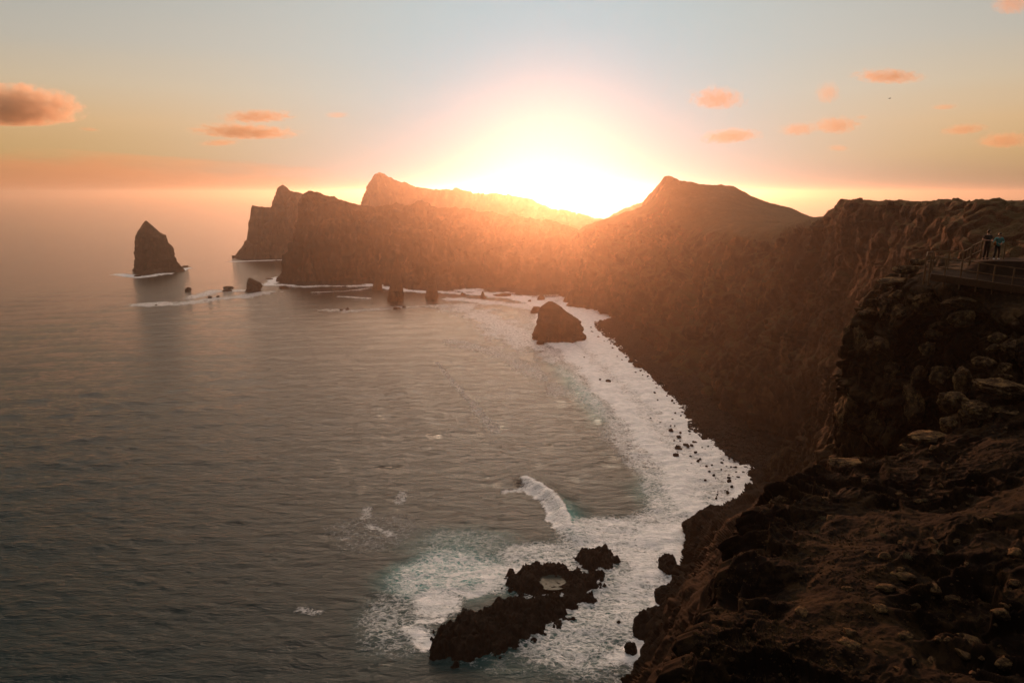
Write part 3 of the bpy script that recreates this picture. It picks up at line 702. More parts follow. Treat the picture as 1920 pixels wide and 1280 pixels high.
# gravel and dry grass of the terrace
def ground_cover():
    near = [o_ for o_ in col.objects if o_.name.startswith('cliff') and 'terrace' in o_.get('label', '')][0]; me = near.data
    V = np.empty(len(me.vertices) * 3, np.float32); me.vertices.foreach_get('co', V); V = V.reshape(-1, 3)
    nvr = 150 + 220 + 110 + 260 + 150 + 20; t = np.tile(np.arange(nvr), len(V) // nvr); ok = (t > 475) & (V[:, 1] > 5) & (V[:, 0] < V[:, 1] * 0.85)
    idx = np.flatnonzero(ok); r = np.random.default_rng(5); dens = 0.5 + fbm(V[idx] / 2.5, 2, 140); idx = idx[dens > r.uniform(0, 1, len(idx))]
    V0, F0 = rock_verts(1, 31, cuts=6, rough=0.12); vs, fs = [], []
    for n_, k in enumerate(r.choice(idx, 7500)):
        s_ = 0.018 + 0.11 * r.beta(0.8, 5) * (1.6 if r.uniform() < 0.05 else 1); an = r.uniform(0, 6.28); ca, sa = math.cos(an), math.sin(an)
        q = V0 * np.array((s_, s_ * 0.8, s_ * 0.6)); q = np.stack([q[:, 0] * ca - q[:, 1] * sa, q[:, 0] * sa + q[:, 1] * ca, q[:, 2]], 1)
        vs.append(q + V[k] + r.normal(0, 0.03, 3) * (1, 1, 0)); fs.append(F0 + n_ * len(V0))
    tag(raw_mesh('gravel', np.vstack(vs), np.vstack(fs), M_near, smooth=False), 'angular gravel scattered over the near terrace', 'gravel', kind='stuff')
    vs, fs, i = [], [], 0; dn = fbm(V[idx] / 1.8 + 40, 2, 145); gi = idx[dn > 0.12]
    for k in r.choice(gi, 2600):
        h_ = r.uniform(0.05, 0.16)
        for b_ in range(9):
            an, ln = r.uniform(0, 6.28), r.uniform(0.1, 0.9); d = np.array((math.cos(an) * ln, math.sin(an) * ln, 1.0)) * h_ * r.uniform(0.5, 1); w_ = np.array((-math.sin(an), math.cos(an), 0)) * 0.006
            b0 = V[k] + np.array((math.cos(an), math.sin(an), 0)) * 0.02 - (0, 0, 0.02); vs += [b0 - w_, b0 + w_, b0 + d]; fs.append((i, i + 1, i + 2)); i += 3
    m_ = NT('dry_grass_blades'); m_.b.inputs['Base Color'].default_value = (0.06, 0.042, 0.018, 1); m_.b.inputs['Roughness'].default_value = 0.9; m_.b.inputs['Specular IOR Level'].default_value = 0.05
    tag(raw_mesh('grass', np.array(vs), np.array(fs), m_.m, smooth=False), 'short dry grass between the rocks of the near terrace', 'grass', kind='stuff')
ground_cover()
# stones on the terrace and viewpoint slope
def sstones():
    protos = []
    r = np.random.default_rng(19); n = 0; dg = bpy.context.evaluated_depsgraph_get()
    while n < 70:
        u, v = r.uniform(1400, 1915), r.uniform(800, 1270)
        if u < 1400 + (1270 - v) * 0.25 + 60: continue
        d = Vector(ray(u, v)); hit, loc, nn, _, ob, _ = scene.ray_cast(dg, Vector((0, 0, CAM_H)), d.normalized())
        if not hit or ob['category'] != 'cliff' or loc.y > 45: continue
        s = r.choice([0.05, 0.08, 0.12, 0.2]) * r.uniform(0.7, 1.3)
        sc = (s * r.uniform(0.9, 1.5), s * r.uniform(0.8, 1.2), s * r.uniform(0.45, 0.8))
        lb = 'small loose stone lying on the near terrace'
        if len(protos) < 5:
            o = proto('stone', 300 + n, M_boulder, 3); protos.append(o); o.location = loc; o.scale = sc; tag(o, lb, 'stone', 'loose stones on the near terrace')
        else: copy_obj(protos[n % 5], loc, sc, r.uniform(0, 6), lb, 'loose stones on the near terrace')
        n += 1
sstones()

# ------------------------------------------------------------------ sea stacks: levels of (v, left u, right u) at one depth
def stack(name, levels, vbase, label, cat='sea stack', mat=None, depth=0.75, seg=150, nz=110, seed=0, amp=0.09, ub=None, mscale=None):
    ub = ub or sum(levels[-1][1:]) / 2; Y0 = S(ub, vbase)[1]
    lv = []; Y0 = Y0 / (1 - (levels[-1][2] - levels[-1][1]) / 2 / 1280 * depth)
    for v, a, b in levels:
        sh_ = (b - a) * 0.02; pa, pb = P(a + sh_ * 0.6, v, Y0), P(b - sh_, v, Y0); lv.append(((pa[0] + pb[0]) / 2, (pb[0] - pa[0]) / 2, pa[2]))
    lv = np.array(lv[::-1]); lv = np.vstack([lv[0] + np.array((0, 0, -4 - lv[0][2])), lv])   # foot first, sunk in the sea
    z = np.linspace(lv[0, 2], lv[-1, 2], nz); cx = np.interp(z, lv[:, 2], lv[:, 0]); rx = np.interp(z, lv[:, 2], lv[:, 1])
    th = np.linspace(0, 2 * math.pi, seg, endpoint=False); TH, ZI = np.meshgrid(th, np.arange(nz), indexing='ij')
    RX = rx[ZI]; D = np.maximum(RX * depth, 0.3)
    V = np.stack([cx[ZI] + RX * np.cos(TH), Y0 + (D * 1.0) * np.sin(TH) , z[ZI]], -1).reshape(-1, 3)
    nn = np.stack([np.cos(TH), np.sin(TH), TH * 0], -1).reshape(-1, 3)
    sc = mscale or rx.max()
    a = amp * np.minimum(rx[ZI].ravel(), sc)
    dd = a * (-0.5 + ridged(V * np.array((1, 1, 0.45)) / (sc * 0.5), 4, seed) * 1.6 + perlin(np.stack([V[:, 0] / sc * 0.4, V[:, 1] / sc * 0.4, V[:, 2] / sc * 6], 1), seed + 3) * 0.9 + fbm(V / (sc * 0.12), 3, seed + 7) * 0.5)
    V = V + nn * dd[:, None]
    o0 = V.mean(axis=0) * np.array((1, 1, 0)); me_ = grid_mesh(name, V - o0, seg, nz, mat or M_stack, closed=True); me_.location = o0
    bm = bmesh.new(); bm.from_mesh(me_.data); bm.verts.ensure_lookup_table()
    bm.faces.new([bm.verts[i * nz + nz - 1] for i in range(seg)]); bm.to_mesh(me_.data); bm.free()
    return tag(me_, label, cat)
stack('sea_stack', [(414, 272, 275), (420, 267, 282), (430, 260, 294), (436, 257, 300), (441, 256, 311), (450, 254, 313), (458, 252, 320), (470, 252, 326), (482, 253, 331), (495, 254, 337), (506, 254, 343), (512, 252, 347)],
      513, 'tall shark-fin sea stack standing alone in the sea on the left', seed=5, depth=0.7, nz=180, seg=220)
stack('sea_stack', [(565, 1028, 1036), (570, 1020, 1046), (576, 1012, 1054), (585, 1008, 1066), (594, 1008, 1080), (602, 1006, 1090), (612, 1003, 1094), (625, 997, 1098), (636, 994, 1101), (646, 996, 1104)],
      643, 'broad sea stack in the white surf close to the beach', seed=15, depth=0.75, nz=150, seg=220, ub=1055)
stack('sea_stack', [(575, 1000, 1012), (580, 996, 1018), (591, 990, 1024)], 588, 'small rock lobe beside the broad stack, on its left', cat='sea rock', seed=17, depth=0.8, nz=50, seg=80)
stack('sea_stack', [(480, 742, 746), (490, 738, 748), (510, 734, 752), (535, 730, 756), (552, 727, 758), (566, 725, 759)], 566, 'slender rock pillar in the water before the back wall', seed=25, nz=110, seg=120, depth=0.8)
stack('sea_stack', [(512, 812, 817), (525, 806, 818), (542, 800, 820), (555, 797, 823), (563, 798, 820)], 562, 'stubby rock pillar right of the slender one', seed=26, nz=80, seg=100, depth=0.8)
stack('sea_stack', [(515, 706, 712), (530, 700, 716), (545, 696, 718)], 545, 'short rock pillar left of the slender one at the wall foot', seed=27, nz=60, seg=90, depth=0.8)
stack('sea_stack', [(546, 904, 906), (553, 901, 909), (558, 898, 912), (561, 895, 917)], 560, 'small pointed rock in foam near the middle of the back wall', seed=28, nz=50, seg=70, depth=0.8)
stack('sea_stack', [(521, 466, 470), (525, 464, 478), (531, 462, 490), (536, 463, 493), (543, 460, 490), (550, 456, 496)], 548, 'low blunt sea rock between the tall stack and the headland', seed=29, nz=80, seg=120, depth=0.7)
stack('sea_stack', [(553, 1012, 1018), (558, 1008, 1022), (564, 1006, 1022)], 563, 'little rock behind the broad stack at the bay corner', cat='sea rock', seed=30, nz=40, seg=60, depth=0.9)

searocks = [  # u, v, w, h, label
    (351, 541, 15, 11, 'dark hump of rock in the water right of the tall stack'),
    (425, 538, 24, 6, 'far slab of the flat rock pair left of the blunt rock'), (425, 544, 20, 5, 'near slab of the flat rock pair left of the blunt rock'),
    (393, 556, 9, 6, 'small wave-washed rock below the flat slabs, the left one'), (408, 555, 8, 5, 'small wave-washed rock below the flat slabs, the right one'),
    (292, 571, 5, 3, 'tiny rock at the end of the foam streak'), (504, 522, 14, 4, 'thin reef by the tip of the front headland'),
    (532, 538, 22, 7, 'low rocks at the left foot of the front headland'), (251, 505, 12, 6, 'small rock at the left foot of the tall stack'),
    (268, 511, 34, 9, 'low shelf of rock in front of the tall stack'), (255, 516, 16, 5, 'seaward end of the rock shelf before the tall stack'), (345, 499, 16, 5, 'flat rock trailing off the right foot of the tall stack'),
    (624, 541, 8, 6, 'small rock in the wash under the front headland'), (640, 580, 8, 5, 'left one of the two rocks awash in the outer bay'), (651, 578, 7, 7, 'right one of the two rocks awash in the outer bay'),
    (744, 577, 18, 4, 'thin reef in the bay below the slender pillar'), (757, 574, 8, 5, 'right end of the thin reef below the slender pillar'), (868, 550, 12, 6, 'rock at the wall foot left of the small pointed rock'),
    (940, 553, 40, 5, 'long low rock awash right of the small pointed rock'), (993, 563, 7, 5, 'tiny rock off the bay corner'), (1022, 572, 8, 5, 'tiny rock just behind the broad stack'),
    (1013, 640, 16, 10, 'spray-washed rock at the front left of the broad stack')]
for i, (u, v, w_, h_, lb) in enumerate(searocks):
    rock('sea_rock', u, v, w_, h_, 0, lb, 'sea rock', seed=400 + i, mat=M_stack, sub=4, sea=True, rough=0.3, depth=0.8, boxy=0.1)

# ------------------------------------------------------------------ reef in the foreground surf
def reef(name, poly, height, label, seed, pool=None, hfun=None):
    W = [tuple(S(u, v)[:2]) for u, v in poly]; W = np.array(W); lo, hi = W.min(0) - 4, W.max(0) + 4
    nx, ny = int((hi[0] - lo[0]) / 0.16), int((hi[1] - lo[1]) / 0.16)
    X, Y = np.meshgrid(np.linspace(lo[0], hi[0], nx), np.linspace(lo[1], hi[1], ny), indexing='ij'); x, y = X.ravel(), Y.ravel()
    q = np.stack([x, y, x * 0], 1)
    d = -poly_sd(x, y, W) + fbm(q / 3.5, 4, seed) * 2.0 + blocks(q / 2.2, seed + 6) * 1.2
    z = height * (1 - np.exp(-np.maximum(d, 0) / 1.6)) + np.minimum(d, 0) * 0.9
    z = z + sstep(-0.8, 1.2, d) * (ridged(q / 5.5, 3, seed + 1) * 1.6 + blocks(q / 2.6, seed + 3) * 1.6 + blocks(q / 1.0, seed + 4, 0.2) * 0.7 + ridged(q / 0.8, 2, seed + 2) * 0.2)
    if pool is not None:
        c = S(*pool[0]); e = np.sqrt(((x - c[0]) / pool[1]) ** 2 + ((y - c[1]) / pool[2]) ** 2); k = 1 - sstep(0.6, 1.1, e); z = z * (1 - k) + k * (0.62 + 0.5 * fbm(q / 1.4, 3, seed + 8))
    z = np.maximum(z, -2.0)
    off = np.array((W[:, 0].mean(), W[:, 1].mean(), 0))
    V = np.stack([x, y, z], 1) - off
    o = grid_mesh(name, V, nx, ny, M_wet); o.location = off
    return tag(o, label, 'reef')
reef('reef', [(812, 1236), (806, 1212), (830, 1180), (868, 1150), (900, 1150), (932, 1128), (985, 1128), (1040, 1118), (1068, 1138), (1070, 1162), (1030, 1188), (985, 1205), (920, 1232), (860, 1245)], 2.3,
     'long black reef in torn foam at the bottom of the picture', 501)
reef('reef', [(940, 1092), (975, 1066), (1030, 1058), (1090, 1068), (1130, 1074), (1136, 1096), (1112, 1122), (1070, 1140), (1040, 1120), (985, 1116), (962, 1108)], 1.7,
     'black reef with a tide pool in its flat top', 521, pool=((1035, 1094), 4.2, 3.6))
reef('reef', [(1072, 1056), (1085, 1038), (1108, 1034), (1140, 1030), (1158, 1044), (1166, 1056), (1140, 1066), (1105, 1066)], 2.4,
     'jagged black rock beyond the tide-pool reef, near the breaking wave', 541)
pm = NT('pool_water'); pm.b.inputs['Base Color'].default_value = (0.02, 0.035, 0.03, 1); pm.b.inputs['Roughness'].default_value = 0.35; pm.b.inputs['Specular IOR Level'].default_value = 0.08
pm.L.new(pm.bump(pm.noise(pm.map(), 1.2, 3), 0.1), pm.b.inputs['Normal'])
c = S(1035, 1094); n = 48
V = [(0, 0, 0)] + [(4.4 * math.cos(2 * math.pi * k / n), 3.8 * math.sin(2 * math.pi * k / n), 0) for k in range(n)]
me = bpy.data.meshes.new('tide_pool'); me.from_pydata(V, [], [(0, k + 1, (k + 1) % n + 1) for k in range(n)]); me.materials.append(pm.m)
o = bpy.data.objects.new('tide_pool', me); col.objects.link(o); o.location = (c[0], c[1], 0.80); tag(o, 'still tide pool in the top of the black reef', 'water', kind='structure')

for i, (u, v, w_, h_, lb) in enumerate([(1254, 1054, 36, 40, 'black boulder in the surf at the foot of the near slope, farthest of the row'),
    (1266, 1110, 66, 62, 'big black boulder at the slope foot, middle of the row'), (1228, 1166, 74, 74, 'widest black boulder, jutting from the slope foot into foam'),
    (1183, 1213, 27, 27, 'lone round black boulder in foam off the slope foot'), (1240, 1128, 12, 12, 'small black stone wedged between the slope-foot boulders'),
    (1160, 1015 + 150, 10, 8, 'small black stone in the channel beside the long reef')]):
    rock('sea_boulder', u, v, w_, h_, 0, lb, 'boulder', seed=600 + i, mat=M_wet, sub=5, sea=True, rough=0.16, depth=0.9, boxy=0.3)

# ------------------------------------------------------------------ boulders in the wash and on the shingle
def in_poly(u, v, poly):
    c = False; n = len(poly)
    for i in range(n):
        (a, b), (d, e) = poly[i], poly[(i + 1) % n]
        if (b > v) != (e > v) and u < a + (v - b) * (d - a) / (e - b): c = not c
    return c
wash_protos = [proto('wash_boulder', 700 + k, M_pebble if False else M_wet, 3, 0.2) for k in range(6)]
spots = [(1270, 840, 13), (1273, 819, 10), (1258, 808, 10), (1268, 855, 12), (1285, 834, 9), (1304, 849, 8), (1329, 884, 7), (1338, 891, 6), (1367, 902, 10), (1366, 896, 7), (1364, 923, 8), (1140, 715, 9), (1198, 686, 26), (1184, 678, 14),
         (1238, 792, 5), (1125, 712, 5), (1233, 750, 4), (1316, 891, 5), (1394, 886, 7), (1372, 912, 6), (1343, 934, 5), (1345, 927, 4), (1289, 881, 4), (1312, 899, 5), (1295, 855, 5), (1095, 670, 4), (1220, 784, 4)]
r = np.random.default_rng(77)
washpoly = [(1255, 790), (1300, 802), (1400, 868), (1412, 890), (1350, 945), (1330, 905), (1290, 885), (1262, 850)]
while len(spots) < 85:
    u, v = r.uniform(1250, 1415), r.uniform(785, 950)
    if in_poly(u, v, washpoly): spots.append((u, v, r.choice([2.5, 3.5, 4.5, 6]) * r.uniform(0.8, 1.2)))
while len(spots) < 170:
    t = r.uniform(0, len(sh) - 2.001); i = int(t); f = t - i
    u, v = sh[i][0] * (1 - f) + sh[i + 1][0] * f, sh[i][1] * (1 - f) + sh[i + 1][1] * f
    k = abs(r.normal(0, 12)); spots.append((u - k * 0.7, v + k * 0.5, r.choice([2.5, 3, 4, 5]) * r.uniform(0.8, 1.3)))
named = {0: 'biggest dark boulder in the cluster off the middle of the beach', 12: 'large rock block on the waterline at the narrow part of the beach', 13: 'smaller block touching the large waterline rock', 11: 'lone dark stone out in the white surf below the broad stack',
         8: 'dark double stone near the tip of the beach', 3: 'flat dark stone below the biggest boulder in the cluster'}
for i, (u, v, wd) in enumerate(spots):
    p = S(u, v); k = np.linalg.norm(p - np.array((0, 0, CAM_H))) / 1280 * 0.96; s = wd * k / 2
    sc = (s, s * r.uniform(0.8, 1.1), s * r.uniform(0.55, 0.9)); loc = (p[0], p[1], s * 0.12)
    lb = named.get(i, 'small dark boulder awash off the shingle beach'); grp = None if i in named else 'dark boulders awash along the beach'
    if i < 6:
        o = wash_protos[i]; o.location = loc; o.scale = sc; tag(o, lb, 'boulder', grp)
    else:
        o = copy_obj(wash_protos[i % 6], loc, sc, r.uniform(0, 6), lb, None); tag(o, lb, 'boulder')
        if 'group' in o.keys(): del o['group']
        if grp: o['group'] = grp
# shingle: countless cobbles, one object
V0, F0 = rock_verts(1, 9, cuts=5, rough=0.1)
vs, fs, nvt = [], [], 0
for k in range(9000):
    t = r.uniform(0, len(sh) - 1.001); i = int(t); f = t - i
    a = S(*sh[i]) * (1 - f) + S(*sh[i + 1]) * f; b = S(*inl[i], 4.5) * (1 - f) + S(*inl[i + 1], 4.5) * f
    g = r.beta(1.0, 2.2) * 0.9 - 0.05
    p = a * (1 - g) + b * g; s = r.choice([0.3, 0.45, 0.7, 1.1], p=[.4, .35, .2, .05]) * r.uniform(0.7, 1.2)
    an = r.uniform(0, 6.28); ca, sa = math.cos(an), math.sin(an)
    v_ = V0 * np.array((s, s * 0.8, s * 0.6)); v_ = np.stack([v_[:, 0] * ca - v_[:, 1] * sa, v_[:, 0] * sa + v_[:, 1] * ca, v_[:, 2]], 1)
    z = max(0.0, g) * 4.5 + (0.3 if g > 0.2 else 0.3 * max(g, 0) / 0.2)
    vs.append(v_ + np.array((p[0], p[1], z + 0.1))); fs.append(F0 + nvt); nvt += len(V0)
o = raw_mesh('shingle', np.vstack(vs), np.vstack(fs), M_pebble, smooth=False); tag(o, 'countless dark cobbles covering the beach', 'shingle', kind='stuff')

# ------------------------------------------------------------------ railing, steps and viewpoint
def simple(name, colr, rough=0.7, metal=0.0, nscale=8, var=0.35):
    m = NT(name); n_ = m.noise(m.map(), nscale, 5, 0.6)
    m.L.new(m.mix(n_, tuple(x * (1 - var) for x in colr), tuple(min(1, x * (1 + var)) for x in colr)), m.b.inputs['Base Color'])
    m.b.inputs['Specular IOR Level'].default_value = 0.15; m.b.inputs['Roughness'].default_value = rough; m.b.inputs['Metallic'].default_value = metal; return m.m
M_wood = simple('weathered_timber', (0.17, 0.10, 0.05), 0.6)
M_kerb = simple('timber_kerb', (0.09, 0.048, 0.026), 0.8)
M_path = simple('trodden_path', (0.020, 0.013, 0.009), 0.95, nscale=2)
def bar_into(bm, a, b, wd, ht):
    a, b = Vector(a), Vector(b); d = b - a; ln = d.length; q = d.to_track_quat('Y', 'Z').to_matrix().to_4x4()
    g = bmesh.ops.create_cube(bm, size=1.0); mt = Matrix.Translation((a + b) / 2) @ q @ Matrix.Diagonal((wd, ln, ht, 1))
    bmesh.ops.transform(bm, matrix=mt, verts=g['verts'])
def bm_obj(name, bm, mat, parent=None, bevel=0.0, smooth=False):
    if bevel: bmesh.ops.bevel(bm, geom=bm.edges[:], offset=bevel, segments=2, affect='EDGES')
    me = bpy.data.meshes.new(name); bm.to_mesh(me); bm.free(); me.materials.append(mat)
    if smooth:
        for p_ in me.polygons: p_.use_smooth = True
    o = bpy.data.objects.new(name, me); col.objects.link(o); o.parent = parent; return o
def empty(name, loc):
    o = bpy.data.objects.new(name, None); o.empty_display_size = 0.3; col.objects.link(o); o.location = loc; return o
def railing(feet, hgt, label, infill=False, kerb=False, rails=(1.0, 0.5), w=0.05, pw=0.07):
    root = empty('railing', Vector(feet[0])); tag(root, label, 'railing'); o0 = Vector(feet[0])
    F_ = [Vector(f) - o0 for f in feet]
    for f in F_:
        bm = bmesh.new(); bar_into(bm, f + Vector((0, 0, -0.6)), f + Vector((0, 0, hgt - w / 2 - 0.003)), pw, pw); bm_obj('post', bm, M_wood, root, 0.008)
    for h_ in rails:
        bm = bmesh.new()
        for a, b in zip(F_[:-1], F_[1:]):
            off = Vector((0, 0, hgt * h_)) if h_ == 1.0 else Vector((0, -pw / 2 - 0.03, hgt * h_))
            bar_into(bm, a + off, b + off, w, w)
        bm_obj('rail', bm, M_wood, root, 0.008)
    if infill:
        for a, b in zip(F_[:-1], F_[1:]):
            n_ = max(2, int((b - a).length / 0.28))
            for k in range(1, n_):
                q = a.lerp(b, k / n_); bm = bmesh.new(); bar_into(bm, q + Vector((0, 0, hgt * 0.45)), q + Vector((0, 0, hgt - w / 2 - 0.003)), 0.035, 0.035); bm_obj('baluster', bm, M_wood, root)
    if kerb:
        bm = bmesh.new()
        for a, b in zip(F_[:-1], F_[1:]): bar_into(bm, a + Vector((0, -0.16, -0.08)), b + Vector((0, -0.16, -0.08)), 0.16, 0.42)
        bm_obj('kerb', bm, M_kerb, root, 0.01)
    return root
front = [P(1742, 516, 41.6), P(1770, 520, 41.2), P(1800, 524, 40.9), P(1831, 528, 40.5), P(1861, 533, 40.1), P(1897, 538, 39.8), P(1940, 544, 39.4), P(1990, 551, 39.0)]
railing(front, 1.12, 'long weathered railing with a timber kerb running to the right edge', kerb=True)
railing([P(1742, 516, 41.6) + np.array((-0.12, 0.3, 0)), P(1735, 506, 42.6), P(1745, 504, 44.2)], 1.12, 'short corner railing catching the low sun at the left end of the viewpoint')
railing([P(1748, 504, 44.4), P(1776, 504, 44.2), P(1803, 503, 44.0)], 1.1, 'back railing between the sunlit corner and the steps', rails=(1.0,), w=0.06)
railing([P(1803, 504, 43.6), P(1817, 497, 43.9)], 1.12, 'lower stair railing with balusters below the two people', infill=True)
railing([P(1818, 494, 44.0), P(1837, 485, 44.4)], 1.12, 'upper stair railing with balusters beside the person in black', infill=True)
railing([P(1881, 486, 44.2), P(1925, 487, 46.0), P(1970, 489, 47)], 1.1, 'thin railing right of the person in teal', rails=(1.0,), w=0.05)
# path surface inside the railing
secs = [[P(1742, 517, 41.5) + np.array((0, 0, -0.05)), P(1748, 506, 44.2)], [P(1800, 525, 40.8) + np.array((0, 0, -0.05)), P(1803, 505, 43.8)], [P(1861, 534, 40.0) + np.array((0, 0, -0.05)), P(1850, 492, 43.6)],
        [P(1940, 545, 39.3) + np.array((0, 0, -0.05)), P(1940, 500, 43.0)], [P(2000, 552, 38.9) + np.array((0, 0, -0.05)), P(2010, 510, 42.6)]]
M_path.node_tree.nodes['Principled BSDF'].inputs['Specular IOR Level'].default_value = 0.02
o = sheet('path', secs, 30, [40], lambda p, n, t: p + np.stack([p[:, 0] * 0, p[:, 0] * 0, fbm(p / 0.7, 3, 131) * 0.05], 1), M_path); tag(o, 'trodden earth path of the viewpoint', 'path', kind='structure')
secs = [[P(1780, 524, 42.2) - np.array((0, 0, 0.6)), P(1822, 492, 43.4), P(1832, 487, 46)], [P(1850, 505, 41.6) - np.array((0, 0, 0.6)), P(1850, 489, 42.0), P(1850, 483, 46)], [P(1885, 505, 41.4) - np.array((0, 0, 0.6)), P(1880, 489, 42.0), P(1885, 483, 46)], [P(1940, 510, 41.4) - np.array((0, 0, 0.6)), P(1930, 490, 42.0), P(1930, 484, 46)], [P(2040, 515, 41.4) - np.array((0, 0, 0.6)), P(2040, 492, 42.0), P(2030, 486, 46)]]
o = sheet('path', secs, 24, [24, 30], lambda p, n, t: p + np.stack([p[:, 0] * 0, p[:, 0] * 0, fbm(p / 0.9, 3, 133) * 0.05], 1), M_path); tag(o, 'raised patch of trodden ground where the two people stand', 'path', kind='structure')

# ------------------------------------------------------------------ people
M_skin = simple('skin', (0.50, 0.27, 0.18), 0.5, nscale=30, var=0.08)
M_black = simple('black_cloth', (0.012, 0.012, 0.014), 0.85, nscale=20)
M_teal = simple('teal_cloth', (0.05, 0.25, 0.26), 0.8, nscale=20)
M_hair = simple('dark_hair', (0.018, 0.010, 0.007), 0.55, nscale=60)
M_shoe = simple('white_shoe', (0.75, 0.74, 0.72), 0.6, nscale=20, var=0.08)
M_bag = simple('ochre_bag', (0.30, 0.12, 0.03), 0.6)
def skin_obj(name, verts, edges, mat, parent, sub=2):
    """verts: (x,y,z,rx,ry)"""
    me = bpy.data.meshes.new(name); me.from_pydata([v[:3] for v in verts], edges, []); me.materials.append(mat)
    o = bpy.data.objects.new(name, me); col.objects.link(o); o.parent = parent
    md = o.modifiers.new('skin', 'SKIN'); md.use_smooth_shade = True
    for i, v in enumerate(verts):
        d = me.skin_vertices[0].data[i]; d.radius = (v[3], v[4] if len(v) > 4 else v[3]); d.use_root = (i == 0)
    sb = o.modifiers.new('sub', 'SUBSURF'); sb.levels = sub; sb.render_levels = sub
    return o
def hand(wrist, direc, side, up=(0, 0, 1)):
    """five short chains from one palm, returned as skin verts/edges rooted at the wrist index 0"""
    W = Vector(wrist); d = Vector(direc).normalized(); s = d.cross(Vector(up)).normalized() * side; n_ = s.cross(d) * side
    vs = [(*W, 0.024, 0.02), (*(W + d * 0.045), 0.036, 0.016), (*(W + d * 0.085), 0.038, 0.015)]; es = [(0, 1), (1, 2)]
    for k, (off, ln) in enumerate(((-0.028, 0.065), (-0.009, 0.078), (0.010, 0.073), (0.028, 0.057))):
        b0 = W + d * 0.09 + s * off; p1 = b0 + d * ln * 0.5 - n_ * 0.012; p2 = p1 + d * ln * 0.35 - n_ * 0.022
        i = len(vs); vs += [(*b0, 0.009), (*p1, 0.0085), (*p2, 0.007)]; es += [(2, i), (i, i + 1), (i + 1, i + 2)]
    b0 = W + d * 0.035 - s * 0.036; p1 = b0 + d * 0.03 - s * 0.018 - n_ * 0.012; i = len(vs)
    vs += [(*b0, 0.011), (*p1, 0.0095), (*(p1 + d * 0.028 - n_ * 0.012), 0.008)]; es += [(1, i), (i, i + 1), (i + 1, i + 2)]
    return vs, es
def head_mesh(c, yaw, nod, parent, mat_hair, long_hair):
    """continuous head with brow, nose, chin and ears; local -Y is the face"""
    V, F = ico(5); V = V.copy()
    f = V[:, 1] < 0
    V = V * np.array((0.074, 0.094, 0.115))
    z = V[:, 2]
    V[:, 0] *= np.where(z < -0.02, 1 - 0.30 * sstep(-0.02, -0.115, z) * 1.0, 1)
    V[:, 1] += np.where(f & (z < -0.05), -0.012, 0)
    V[:, 1] -= 0.026 * np.exp(-((V[:, 0] / 0.012) ** 2 + ((z + 0.018) / 0.022) ** 2)) * f               # nose
    V[:, 1] += 0.010 * np.exp(-(((np.abs(V[:, 0]) - 0.030) / 0.014) ** 2 + ((z - 0.008) / 0.012) ** 2)) * f  # eye sockets
    V[:, 1] -= 0.007 * np.exp(-((V[:, 0] / 0.024) ** 2 + ((z + 0.062) / 0.009) ** 2)) * f               # lips
    V[:, 0] += np.sign(V[:, 0]) * 0.016 * np.exp(-(((np.abs(V[:, 0]) - 0.072) / 0.02) ** 2 + ((V[:, 1] - 0.008) / 0.014) ** 2 + ((z + 0.008) / 0.028) ** 2))
    Rm = np.array(Matrix.Rotation(yaw, 3, 'Z') @ Matrix.Rotation(nod, 3, 'X'))
    hV, hF = ico(4); hV = hV.copy() * np.array((0.083, 0.100, 0.122)) + np.array((0, 0.012, 0.012))
    hV[:, 1] = np.where(hV[:, 2] < 0.055, np.maximum(hV[:, 1], -0.012 - 0.3 * np.maximum(hV[:, 2], 0)), hV[:, 1])
    hV += 0.006 * np.stack([perlin(hV * 50 + k * 9, 3 + k) for k in range(3)], 1)
    if long_hair:
        dn = hV[:, 2] < 0; hV[:, 2] = np.where(dn, hV[:, 2] * 2.7, hV[:, 2]); hV[:, 0] *= np.where(hV[:, 2] < -0.05, 1.28, 1.06)
        hV[:, 1] += np.where(hV[:, 2] < -0.02, 0.018, 0)
    else:
        hV[:, 2] = np.maximum(hV[:, 2], -0.055)
    h = raw_mesh('head_', V @ Rm.T + c, F, M_skin); hr = raw_mesh('hair', hV @ Rm.T + c, hF, mat_hair); hr.parent = parent
    return h
def bake(o):
    dg = bpy.context.evaluated_depsgraph_get(); me = bpy.data.meshes.new_from_object(o.evaluated_get(dg)); o.modifiers.clear(); o.data = me
    return o
def join_into(base, others):
    bm = bmesh.new()
    for o_ in [base] + others: bm.from_mesh(o_.data)
    me = bpy.data.meshes.new(base.name); bm.to_mesh(me); bm.free(); me.materials.append(base.data.materials[0])
    for p_ in me.polygons: p_.use_smooth = True
    base.data = me
    for o_ in others: bpy.data.objects.remove(o_)
    return base
